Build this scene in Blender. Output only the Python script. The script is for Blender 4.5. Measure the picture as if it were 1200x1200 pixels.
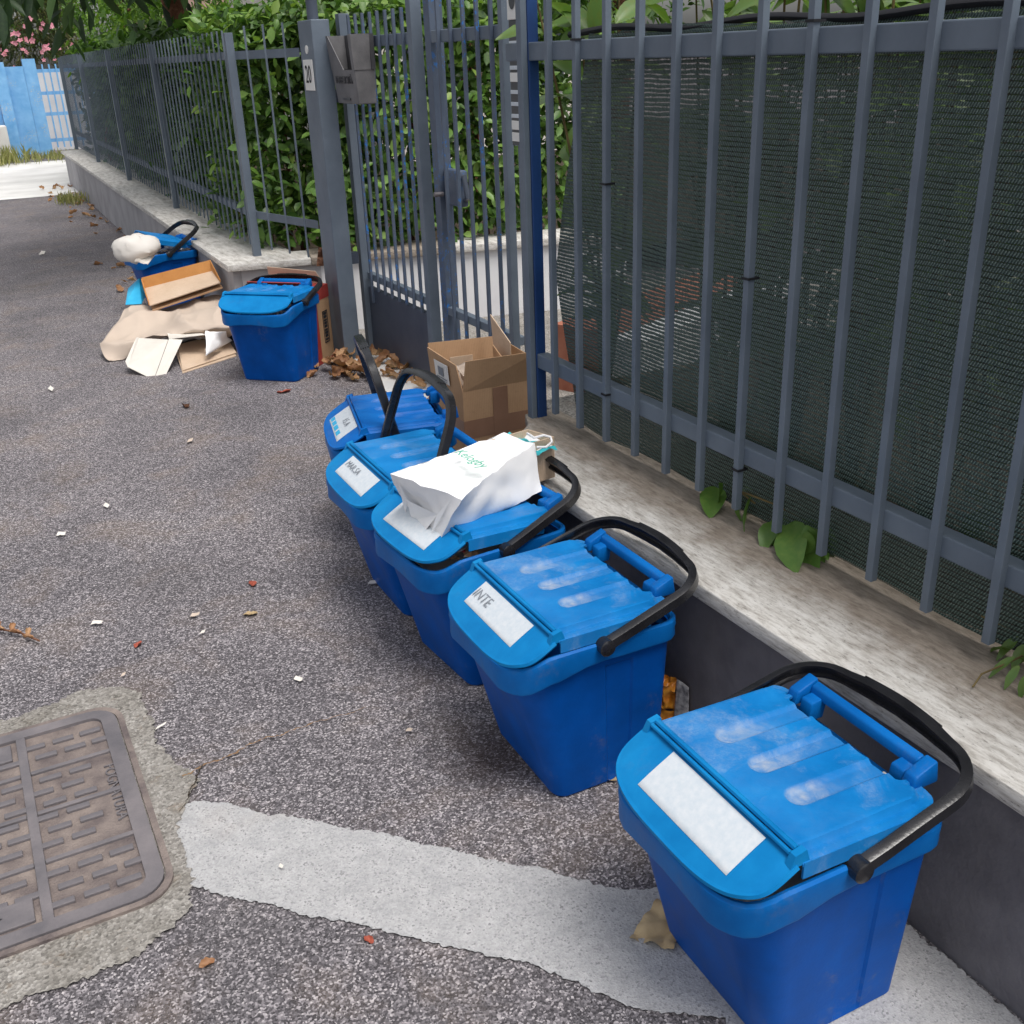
import bpy, bmesh, math, random
import numpy as np
from mathutils import Vector, Matrix, noise as mn
R_ = math.radians
for o in list(bpy.data.objects): bpy.data.objects.remove(o)
scene = bpy.context.scene
COL = scene.collection

# ------------------------------------------------------------------ camera
FPX, CX, CY, CAMH = 1218.0, 600.0, 600.0, 1.5
def _ray(p): return np.array([p[0]-CX, -(p[1]-CY), -FPX])
_dn = _ray((709., 3350.)); _dn /= np.linalg.norm(_dn); _up = -_dn
_y = _ray((-100., 88.)); _y -= _up*(_y@_up); _y /= np.linalg.norm(_y)
_x = np.cross(_y, _up)
RC = np.array([_x, _y, _up])            # world = RC @ camera
camd = bpy.data.cameras.new('camera'); camd.sensor_width = 36; camd.lens = 36*FPX/1200
camd.clip_start = .02; camd.clip_end = 600
cam = bpy.data.objects.new('camera', camd); COL.objects.link(cam)
m4 = Matrix.Identity(4)
for i in range(3):
    for j in range(3): m4[i][j] = RC[i][j]
m4[2][3] = CAMH
cam.matrix_world = m4
scene.camera = cam

# ------------------------------------------------------------------ world, sun, exposure
SUN_EL, SUN_AZ = R_(66), R_(165)
w = bpy.data.worlds.new('World'); scene.world = w; w.use_nodes = True
nt = w.node_tree; bg = nt.nodes['Background']
sky = nt.nodes.new('ShaderNodeTexSky'); sky.sky_type = 'NISHITA'; sky.sun_disc = False
sky.sun_elevation = SUN_EL; sky.sun_rotation = SUN_AZ; sky.air_density = 1.0; sky.dust_density = 4.0; sky.ozone_density = 1.0
hsv = nt.nodes.new('ShaderNodeHueSaturation'); hsv.inputs['Saturation'].default_value = .28
nt.links.new(sky.outputs[0], hsv.inputs['Color']); nt.links.new(hsv.outputs[0], bg.inputs[0])
bg.inputs[1].default_value = .12
sd = bpy.data.lights.new('sun', 'SUN'); sd.energy = 1.5; sd.angle = R_(28); sd.color = (1, .965, .92)
so = bpy.data.objects.new('sun', sd); COL.objects.link(so)
so.rotation_euler = Vector((-math.sin(SUN_AZ)*math.cos(SUN_EL), -math.cos(SUN_AZ)*math.cos(SUN_EL), -math.sin(SUN_EL))).to_track_quat('-Z', 'Y').to_euler()
vs = scene.view_settings; vs.view_transform = 'Standard'; vs.look = 'None'; vs.gamma = 1; vs.exposure = .55; vs.use_curve_mapping = False

# ------------------------------------------------------------------ pixel -> place helpers
def G(px, py, z=0.):
    d = RC@_ray((px, py)); t = (z-CAMH)/d[2]; return Vector((d[0]*t, d[1]*t, z))
def OX(px, py, X):
    d = RC@_ray((px, py)); t = X/d[0]; return Vector((X, d[1]*t, CAMH+d[2]*t))
def OY(px, py, Y):
    d = RC@_ray((px, py)); t = Y/d[1]; return Vector((d[0]*t, Y, CAMH+d[2]*t))

# ------------------------------------------------------------------ materials
def lin(r, g, b):
    f = lambda c: (c/255/12.92) if c/255 <= .04045 else ((c/255+.055)/1.055)**2.4
    return (f(r), f(g), f(b), 1)
class NB:
    def __init__(s, name):
        s.m = bpy.data.materials.new(name); s.m.use_nodes = True; s.t = s.m.node_tree
        s.b = s.t.nodes['Principled BSDF']; s.out = s.t.nodes['Material Output']
    def n(s, typ, ins=None, **kw):
        x = s.t.nodes.new(typ)
        for k, v in kw.items(): setattr(x, k, v)
        for k, v in (ins or {}).items():
            if hasattr(v, 'is_output') or isinstance(v, bpy.types.NodeSocket): s.t.links.new(v, x.inputs[k])
            else: x.inputs[k].default_value = v
        return x
    def link(s, a, b): s.t.links.new(a, b)
    def coord(s, scale=(1, 1, 1), space='Object'):
        tc = s.n('ShaderNodeTexCoord')
        return s.n('ShaderNodeMapping', {'Vector': tc.outputs[space], 'Scale': scale}).outputs[0]
    def pos(s, scale=(1, 1, 1)):
        g = s.n('ShaderNodeNewGeometry')
        return s.n('ShaderNodeMapping', {'Vector': g.outputs['Position'], 'Scale': scale}).outputs[0]
    def noise(s, v, scale, detail=4, rough=.55, dist=0):
        return s.n('ShaderNodeTexNoise', {'Vector': v, 'Scale': scale, 'Detail': detail, 'Roughness': rough, 'Distortion': dist}).outputs['Fac']
    def vor(s, v, scale, out='Distance', **kw):
        return s.n('ShaderNodeTexVoronoi', {'Vector': v, 'Scale': scale}, **kw).outputs[out]
    def ramp(s, fac, stops, interp='LINEAR'):
        r = s.n('ShaderNodeValToRGB', {'Fac': fac}); r.color_ramp.interpolation = interp
        e = r.color_ramp.elements
        while len(e) < len(stops): e.new(.5)
        for i, (p, c) in enumerate(stops):
            e[i].position = p; e[i].color = c if len(c) == 4 else (*c, 1)
        return r.outputs[0]
    def mix(s, fac, a, b, mode='MIX'):
        x = s.n('ShaderNodeMix', data_type='RGBA', blend_type=mode)
        for i, v in ((0, fac), (6, a), (7, b)):
            if isinstance(v, bpy.types.NodeSocket): s.link(v, x.inputs[i])
            else: x.inputs[i].default_value = v
        return x.outputs[2]
    def math(s, op, a, b=0.):
        x = s.n('ShaderNodeMath', operation=op)
        for i, v in ((0, a), (1, b)):
            if isinstance(v, bpy.types.NodeSocket): s.link(v, x.inputs[i])
            else: x.inputs[i].default_value = v
        return x.outputs[0]
    def bump(s, h, strength, dist=.01):
        b = s.n('ShaderNodeBump', {'Height': h, 'Strength': strength, 'Distance': dist})
        s.link(b.outputs[0], s.b.inputs['Normal'])
    def fin(s, col=None, rough=.6, spec=.4, metal=0):
        if col is not None:
            if isinstance(col, bpy.types.NodeSocket): s.link(col, s.b.inputs['Base Color'])
            else: s.b.inputs['Base Color'].default_value = col
        if isinstance(rough, bpy.types.NodeSocket): s.link(rough, s.b.inputs['Roughness'])
        else: s.b.inputs['Roughness'].default_value = rough
        s.b.inputs['Specular IOR Level'].default_value = spec; s.b.inputs['Metallic'].default_value = metal
        return s.m
def C(*c): return (*c, 1) if len(c) == 3 else c
BW = lambda a: (a, a, a, 1)

def simple(name, c1, c2, scale=20, rough=.6, bump=.15, bscale=None, spec=.35, bd=.004, space='Object', detail=5):
    b = NB(name); v = b.coord(space=space)
    f = b.noise(v, scale, detail); f2 = b.noise(v, bscale or scale*4, 3)
    b.bump(f2, bump, bd)
    return b.fin(b.ramp(f, [(.3, c1), (.7, c2)]), rough, spec)

def asphalt():
    b = NB('asphalt'); v = b.pos()
    cells = b.n('ShaderNodeTexVoronoi', {'Vector': v, 'Scale': 250.})
    sep = b.n('ShaderNodeSeparateColor', {'Color': cells.outputs['Color']})
    stones = b.ramp(sep.outputs[0], [(0, C(.030, .028, .031)), (.40, C(.10, .096, .102)), (.72, C(.23, .222, .229)), (.90, C(.44, .425, .43)), (1, C(.66, .64, .63))])
    fine = b.noise(v, 420., 3, .7)
    c = b.mix(b.ramp(fine, [(.40, BW(0)), (.75, BW(.40))]), stones, C(.34, .33, .335))
    big = b.noise(v, 1.6, 5, .6)
    c = b.mix(1.0, c, b.ramp(big, [(.3, C(.66, .635, .66)), (.52, C(.86, .82, .84)), (.72, C(1.04, .985, .98))]), 'MULTIPLY')
    # brownish dust drifts with their own shape
    dust = b.math('MULTIPLY', b.ramp(b.noise(v, 3.2, 6, .65, .4), [(.50, BW(0)), (.68, BW(1))]), b.ramp(fine, [(.38, BW(0)), (.62, BW(.6))]))
    c = b.mix(dust, c, C(.22, .16, .11))
    # brown leak stain beside one bin
    dv = b.n('ShaderNodeVectorMath', {0: v, 1: (.86, 1.80, 0)}, operation='DISTANCE').outputs['Value']
    st = b.ramp(b.math('ADD', dv, b.math('MULTIPLY', b.noise(v, 16., 6, .7), .22)), [(.15, BW(.75)), (.27, BW(0))])
    c = b.mix(b.math('MULTIPLY', st, b.ramp(fine, [(.3, BW(.3)), (.6, BW(1))])), c, C(.045, .025, .015))
    dark = b.ramp(b.noise(v, .9, 4, .6), [(.52, BW(0)), (.72, BW(.45))])
    c = b.mix(dark, c, C(.06, .058, .06))
    b.bump(b.math('ADD', cells.outputs['Distance'], b.math('MULTIPLY', fine, .5)), .55, .004)
    return b.fin(c, .82, .25)
def aggregate():
    b = NB('rough_concrete'); v = b.pos()
    cells = b.n('ShaderNodeTexVoronoi', {'Vector': v, 'Scale': 170.})
    sep = b.n('ShaderNodeSeparateColor', {'Color': cells.outputs['Color']})
    c = b.ramp(sep.outputs[0], [(0, C(.13, .12, .105)), (.25, C(.27, .25, .225)), (.7, C(.40, .375, .34)), (1, C(.56, .53, .49))])
    c = b.mix(.35, c, C(.30, .285, .265)); c = b.mix(1., c, C(.84, .85, .87), 'MULTIPLY')
    c = b.mix(1., c, b.ramp(b.noise(v, 7., 7, .7), [(.3, C(.66, .64, .60)), (.55, C(1, .99, .97)), (.75, C(1.18, 1.16, 1.12))]), 'MULTIPLY')
    c = b.mix(b.ramp(b.noise(v, 16., 6, .7), [(.58, BW(0)), (.74, BW(.6))]), c, C(.24, .17, .11))
    b.bump(b.math('ADD', cells.outputs['Distance'], b.noise(v, 60., 5, .7)), .6, .005)
    return b.fin(c, .88, .2)
def paint_stripe():
    b = NB('worn_white_road_paint'); v = b.pos()
    cells = b.n('ShaderNodeTexVoronoi', {'Vector': v, 'Scale': 270.})
    fine = b.noise(v, 300., 3, .7); mid = b.noise(v, 22., 6, .7)
    pits = b.math('MULTIPLY', b.ramp(b.n('ShaderNodeSeparateColor', {'Color': cells.outputs['Color']}).outputs[0], [(.84, BW(0)), (.90, BW(.6)), (1, BW(.9))]), b.ramp(mid, [(.32, BW(.25)), (.66, BW(1))]))
    base = b.ramp(mid, [(.25, C(.34, .34, .345)), (.7, C(.47, .465, .465))])
    wornmask = b.ramp(b.noise(v, 5., 7, .75), [(.60, BW(0)), (.75, BW(.6))])
    c = b.mix(1., base, b.ramp(b.n('ShaderNodeSeparateColor', {'Color': cells.outputs['Color']}).outputs[1], [(0, BW(.86)), (1, BW(1.08))]), 'MULTIPLY'); c = b.mix(pits, c, C(.17, .17, .175)); c = b.mix(b.math('MULTIPLY', wornmask, b.ramp(fine, [(.45, BW(0)), (.6, BW(1))])), c, C(.16, .155, .155))
    c = b.mix(b.ramp(b.noise(v, 3., 4), [(.6, BW(0)), (.8, BW(.25))]), c, C(.4, .3, .22))
    b.bump(b.math('ADD', cells.outputs['Distance'], fine), .4, .003)
    return b.fin(c, .75, .3)
def travertine(name, stain, sc=(24, 5., 40)):
    b = NB(name); v = b.pos(sc); v1 = b.pos()
    f = b.noise(v, 3.2, 9, .74, .25)
    c = b.ramp(f, [(.28, C(.2, .185, .165)), (.42, C(.45, .425, .39)), (.55, C(.63, .61, .575)), (.75, C(.70, .685, .66))])
    holes = b.math('ADD', b.ramp(b.noise(b.pos((30, 9, 30)), 7., 6, .8, .3), [(.36, BW(1)), (.42, BW(0))]), b.ramp(b.noise(b.pos((3, 1.2, 3)), 5., 7, .75), [(.62, BW(0)), (.75, BW(.35))]))
    c = b.mix(b.math('MULTIPLY', holes, .8), c, C(.12, .11, .10))
    # brown lichen and soil staining, growing from the planted side of the slabs
    if stain is not None:
        gx = b.n('ShaderNodeSeparateXYZ', {'Vector': v1}).outputs[0]
        e = b.n('ShaderNodeMapRange', {0: gx, 1: stain[0], 2: stain[1], 3: 0., 4: .62}).outputs[0]
        s = b.ramp(b.math('ADD', e, b.math('MULTIPLY', b.noise(v1, 9., 6, .65), .62)), [(.5, BW(0)), (.8, BW(.85))])
        c = b.mix(s, c, b.ramp(f, [(.3, C(.13, .10, .075)), (.7, C(.32, .26, .20))]))
    b.bump(b.math('SUBTRACT', f, b.math('MULTIPLY', holes, .6)), .5, .005)
    return b.fin(c, .7, .3)
def blue_plastic(name, c_dark, c_mid, c_light, worn=0., dirt=.5):
    b = NB(name); v = b.coord()
    f = b.noise(v, 9., 6, .6); c = b.ramp(f, [(.3, c_dark), (.55, c_mid), (.8, c_light)])
    scr = b.noise(b.n('ShaderNodeMapping', {'Vector': v, 'Scale': (60, 5, 12), 'Rotation': (0, 0, .6)}).outputs[0], 7., 5, .8)
    c = b.mix(b.ramp(scr, [(.66, BW(0)), (.8, BW(.35))]), c, C(.06, .28, .60))
    scuff = b.math('MULTIPLY', b.ramp(b.noise(v, 5., 7, .72, .4), [(.56, BW(0)), (.70, BW(1))]), b.ramp(b.noise(v, 70., 4, .7), [(.42, BW(0)), (.7, BW(1))]))
    c = b.mix(b.math('MULTIPLY', scuff, dirt), c, C(.16, .17, .19))
    if worn > 0:
        at = b.n('ShaderNodeAttribute', attribute_name='wear').outputs['Fac']
        wv = b.math('MULTIPLY', at, b.ramp(b.noise(v, 26., 6, .7, .5), [(.26, BW(0)), (.56, BW(worn))]))
        c = b.mix(wv, c, b.ramp(b.noise(v, 40., 4), [(.35, C(.18, .30, .48)), (.65, C(.40, .43, .47))]))
        dust = b.math('MULTIPLY', b.ramp(b.noise(v, 7., 7, .7, .6), [(.5, BW(0)), (.68, BW(1))]), b.ramp(b.noise(v, 130., 3, .7), [(.35, BW(.1)), (.65, BW(.5*worn))]))
        c = b.mix(dust, c, C(.36, .44, .54))
    b.bump(b.noise(v, 160., 3), .12, .002)
    return b.fin(c, b.ramp(f, [(.3, BW(.36)), (.8, BW(.50))]), .10)
def painted_steel(name, c1, c2, chips=0., chip_col=C(.01, .16, .5)):
    b = NB(name); v = b.pos()
    f = b.noise(v, 6., 5, .6); c = b.ramp(f, [(.3, c1), (.7, c2)])
    c = b.mix(b.ramp(b.noise(v, 55., 5, .75), [(.68, BW(0)), (.74, BW(.55))]), c, C(.25, .27, .3))
    if chips:
        m = b.math('MULTIPLY', b.ramp(b.noise(b.pos((1, 1, .7)), 55., 6, .8), [(.55, BW(0)), (.58, BW(1))]), b.ramp(b.noise(v, 3.5, 2), [(.5, BW(0)), (.6, BW(chips))]))
        c = b.mix(m, c, chip_col)
    b.bump(b.noise(v, 90., 4), .18, .002)
    return b.fin(c, .48, .45)
def leafmat(name, cols, trans=.25, rough=.42):
    b = NB(name); g = b.n('ShaderNodeNewGeometry')
    n = len(cols); c = b.ramp(g.outputs['Random Per Island'], [(i/(n-1), C(*k)) for i, k in enumerate(cols)])
    c = b.mix(b.ramp(b.noise(b.pos(), 60., 3), [(.4, BW(0)), (.7, BW(.35))]), c, C(cols[-1][0]*.9, cols[-1][1]*.9, cols[-1][2]*.9))
    b.fin(c, rough, .4)
    tr = b.n('ShaderNodeBsdfTranslucent'); b.link(b.mix(1., c, C(1.5, 1.7, .7), 'MULTIPLY'), tr.inputs[0])
    mx = b.n('ShaderNodeMixShader', {0: trans}); b.link(b.b.outputs[0], mx.inputs[1]); b.link(tr.outputs[0], mx.inputs[2]); b.link(mx.outputs[0], b.out.inputs[0])
    return b.m
def netmat():
    b = NB('green_shade_net'); v = b.coord()
    sp = b.n('ShaderNodeSeparateXYZ', {'Vector': v})
    wob = b.math('MULTIPLY', b.math('SUBTRACT', b.noise(b.coord((3, 3, 14)), 3., 3), .5), .010)
    zz = b.math('ADD', sp.outputs[2], wob)
    row = b.math('PINGPONG', b.math('MULTIPLY', zz, 1/.0105), .5)      # 0..0.5 within a knitted row
    knit = b.math('PINGPONG', b.math('MULTIPLY', b.math('ADD', sp.outputs[1], b.math('MULTIPLY', zz, .55)), 1/.0062), .5)
    cov = b.math('ADD', b.math('MULTIPLY', row, 1.5), b.math('MULTIPLY', knit, .55))
    cov = b.math('ADD', cov, b.math('MULTIPLY', b.math('SUBTRACT', b.noise(v, 120., 3, .7), .5), .9))
    hole = b.ramp(cov, [(.16, BW(.42)), (.38, BW(.0))])
    strand = b.noise(b.coord((1, 1, 2)), 330., 2, .7)
    c = b.ramp(b.math('ADD', b.math('MULTIPLY', strand, .62), b.math('MULTIPLY', knit, .62)), [(.34, C(.012, .026, .022)), (.46, C(.034, .064, .052)), (.58, C(.12, .17, .145)), (.70, C(.30, .36, .32))])  # lightest strand tones paint specular sparkle into the net colour
    c = b.mix(b.ramp(row, [(.06, BW(.85)), (.17, BW(0))]), c, C(.004, .008, .007))
    b.bump(b.math('ADD', row, knit), .5, .003)
    b.fin(c, .45, .5)
    tr = b.n('ShaderNodeBsdfTransparent'); mx = b.n('ShaderNodeMixShader', {0: hole})
    b.link(b.b.outputs[0], mx.inputs[1]); b.link(tr.outputs[0], mx.inputs[2]); b.link(mx.outputs[0], b.out.inputs[0])
    return b.m
def cardboard(name, c1, c2):
    b = NB(name); v = b.coord()
    f = b.noise(v, 7., 5, .6); g = b.n('ShaderNodeTexWave', {'Vector': v, 'Scale': 45., 'Distortion': .6, 'Detail': 1.}).outputs['Fac']
    c = b.ramp(f, [(.3, c1), (.7, c2)]); c = b.mix(.10, c, b.ramp(g, [(0, c1), (1, c2)]))
    c = b.mix(b.ramp(b.noise(v, 90., 3), [(.55, BW(0)), (.75, BW(.25))]), c, C(c1[0]*.6, c1[1]*.6, c1[2]*.6))
    b.bump(g, .12, .002)
    return b.fin(c, .8, .2)

M = {}
M['asphalt'] = asphalt(); M['stripe'] = paint_stripe()
M['coping'] = travertine('travertine', (1.27, 1.50)); M['coping_grey'] = travertine('weathered_travertine', None, (9, 2.2, 20))
M['wall_dark'] = simple('charcoal_render', C(.115, .109, .119), C(.20, .19, .20), 7, .7, .6, 70, .3, .004, detail=8)
M['wall_grey'] = simple('grey_render', C(.29, .28, .29), C(.44, .43, .44), 3.5, .8, .4, 60, .2, .004, detail=8)
M['wall_white'] = simple('white_render', C(.62, .62, .64), C(.74, .74, .75), 3, .8, .25, 80, .2)
M['concrete'] = aggregate()
M['concrete_pale'] = simple('pale_concrete', C(.55, .54, .52), C(.78, .77, .75), 1.4, .85, .3, 40, .2, detail=8)  # pale concrete; on the far driveway this paleness stands in for sunlight
M['soil'] = simple('dark_soil', C(.03, .024, .018), C(.09, .07, .05), 12, .95, .8, 60, .1, .02)
M['red_tile'] = simple('terracotta', C(.30, .10, .06), C(.42, .17, .11), 9, .8, .3, 60)
M['iron'] = simple('cast_iron', C(.10, .095, .105), C(.20, .18, .185), 9, .62, .5, 120, .4, .003, detail=8)
M['iron_pan'] = simple('rusty_cast_iron', C(.11, .09, .09), C(.26, .215, .19), 16, .8, .9, 150, .25, .004, detail=9)
M['steel'] = painted_steel('blue_grey_paint', C(.100, .126, .162), C(.140, .172, .212))
M['steel_chip'] = painted_steel('chipped_blue_grey_paint', C(.062, .082, .122), C(.095, .122, .17), 1.0)
M['steel_dark'] = painted_steel('dark_blue_grey_paint', C(.045, .058, .085), C(.07, .085, .115))
M['steel_blue'] = painted_steel('old_blue_paint', C(.008, .035, .13), C(.015, .06, .2))
M['sky_blue'] = painted_steel('faded_sky_blue_paint', C(.13, .36, .68), C(.24, .5, .8), .9, C(.55, .52, .46))
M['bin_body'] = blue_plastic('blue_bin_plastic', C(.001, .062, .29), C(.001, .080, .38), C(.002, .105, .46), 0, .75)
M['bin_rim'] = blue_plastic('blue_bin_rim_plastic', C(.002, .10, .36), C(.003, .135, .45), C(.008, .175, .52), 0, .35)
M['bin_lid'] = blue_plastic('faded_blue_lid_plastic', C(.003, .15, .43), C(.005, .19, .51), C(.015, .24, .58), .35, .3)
M['bin_lid_worn'] = blue_plastic('scuffed_blue_lid_plastic', C(.003, .135, .40), C(.006, .175, .48), C(.015, .23, .56), .8, .4)
M['bin_flap'] = blue_plastic('cyan_blue_flap_plastic', C(.0025, .145, .39), C(.005, .19, .47), C(.010, .24, .54), 0, .2)
M['bin_dark'] = blue_plastic('deep_blue_lid_plastic', C(.002, .095, .38), C(.004, .13, .46), C(.010, .17, .53), .2, .3)
M['black_plastic'] = simple('black_handle_plastic', C(.010, .010, .012), C(.022, .022, .025), 18, .24, .1, 160, .55)
M['label'] = simple('worn_sticker', C(.50, .56, .61), C(.60, .63, .66), 90, .6, .15, 220, .3, .002, detail=9)
M['white_paper'] = simple('white_paper', C(.80, .80, .81), C(.87, .87, .87), 6, .6, .15, 40, .25)
M['cream_paper'] = simple('cream_paper', C(.62, .58, .52), C(.75, .71, .65), 5, .75, .2, 40)
M['cream_bag'] = simple('cream_plastic_bag', C(.60, .57, .53), C(.70, .67, .63), 3, .5, .2, 30)
M['kraft_paper'] = simple('pale_kraft_paper', C(.50, .41, .335), C(.55, .455, .375), 4, .75, .25, 30)
M['newsprint'] = simple('newsprint', C(.10, .10, .11), C(.62, .60, .58), 60, .8, .2, 60, detail=7)
M['card'] = cardboard('brown_cardboard', C(.40, .245, .14), C(.50, .32, .19))
M['card_pale'] = cardboard('pale_cardboard', C(.52, .39, .28), C(.62, .48, .36))
M['card_orange'] = cardboard('orange_cardboard', C(.45, .20, .06), C(.56, .27, .09))
M['tape'] = simple('brown_parcel_tape', C(.23, .125, .08), C(.29, .165, .11), 9, .35, .1, 40, .5)
M['red_print'] = simple('red_printed_card', C(.30, .035, .03), C(.40, .06, .05), 14, .6, .15, 60)
M['ink'] = NB('black_ink').fin(C(.03, .03, .035), .7, .2)
M['grey_ink'] = NB('grey_ink').fin(C(.22, .24, .27), .7, .2)
M['green_ink'] = NB('green_ink').fin(C(.12, .45, .32), .7, .2)
M['cyan'] = simple('cyan_plastic', C(.02, .33, .60), C(.05, .45, .72), 8, .45, .2, 60)
M['teal'] = simple('teal_print', C(.02, .36, .42), C(.06, .50, .55), 12, .45, .1, 60)
M['orange_foil'] = simple('orange_foil', C(.75, .22, .02), C(.9, .42, .05), 25, .3, .3, 60, .6)
M['mailbox'] = simple('grey_mailbox_enamel', C(.12, .118, .122), C(.18, .176, .18), 12, .5, .2, 120)
M['mailbox_dark'] = simple('dark_mailbox_enamel', C(.045, .045, .05), C(.07, .07, .075), 12, .5, .2, 120)
M['plate'] = NB('white_enamel_plate').fin(C(.72, .71, .68), .4, .4)
M['dark_screen'] = NB('dark_nameplate').fin(C(.05, .055, .06), .3, .5)
M['bark'] = simple('reddish_bark', C(.10, .045, .025), C(.24, .12, .075), 10, .9, .8, 40, .1, .02)
M['stem'] = simple('green_brown_stem', C(.09, .06, .025), C(.20, .15, .06), 12, .8, .3, 60)
M['hedge'] = leafmat('laurel_hedge_leaf', [(.022, .055, .014), (.045, .11, .022), (.075, .165, .032), (.13, .24, .045), (.21, .31, .065)], .22)
M['hedge_dark'] = leafmat('dark_hedge_leaf', [(.018, .045, .012), (.04, .095, .022), (.07, .145, .03), (.11, .20, .04)], .2)  # leaf greens a step darker than the laurel hedge ones
M['big_leaf'] = leafmat('leathery_leaf', [(.03, .07, .03), (.05, .12, .045), (.09, .19, .06), (.17, .24, .05), (.20, .21, .035)], .28, .34)
M['loquat'] = leafmat('dark_loquat_leaf', [(.012, .028, .012), (.022, .05, .018), (.035, .075, .022), (.06, .11, .03)], .22)
M['fine_leaf'] = leafmat('bright_shrub_leaf', [(.03, .08, .012), (.06, .14, .02), (.11, .22, .03), (.19, .30, .05)], .35)
M['oleander'] = leafmat('oleander_leaf', [(.03, .055, .02), (.06, .09, .03), (.10, .12, .045), (.15, .13, .06)], .25)
M['flower'] = leafmat('pink_petal', [(.60, .16, .26), (.70, .26, .36), (.75, .36, .43)], .3)
M['grass'] = leafmat('dry_grass', [(.16, .19, .06), (.30, .30, .11), (.46, .42, .22)], .3)
M['dry_leaf'] = leafmat('dry_brown_leaf', [(.16, .065, .03), (.28, .13, .06), (.38, .20, .10), (.46, .29, .16)], .12, .6)
M['tan_leaf'] = simple('tan_dry_leaf', C(.36, .25, .13), C(.50, .38, .22), 14, .65, .3, 60)
M['red_leaf'] = simple('red_dry_leaf', C(.25, .05, .03), C(.40, .10, .06), 20, .6, .3, 60)
M['net'] = netmat()
M['black_cord'] = NB('black_cord').fin(C(.015, .015, .018), .6, .3)
M['house'] = simple('cream_house_render', C(.60, .56, .50), C(.70, .66, .60), 2, .9, .1, 30)
M['house_pink'] = simple('pink_house_render', C(.50, .33, .27), C(.60, .42, .35), 2, .9, .1, 30)
M['roof'] = simple('roof_tile', C(.28, .11, .07), C(.40, .18, .12), 5, .85, .5, 30)
M['glass'] = NB('window_glass').fin(C(.04, .05, .06), .08, .6)
M['rust'] = simple('rusty_stain', C(.16, .09, .05), C(.30, .19, .10), 30, .9, .5, 120)

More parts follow.
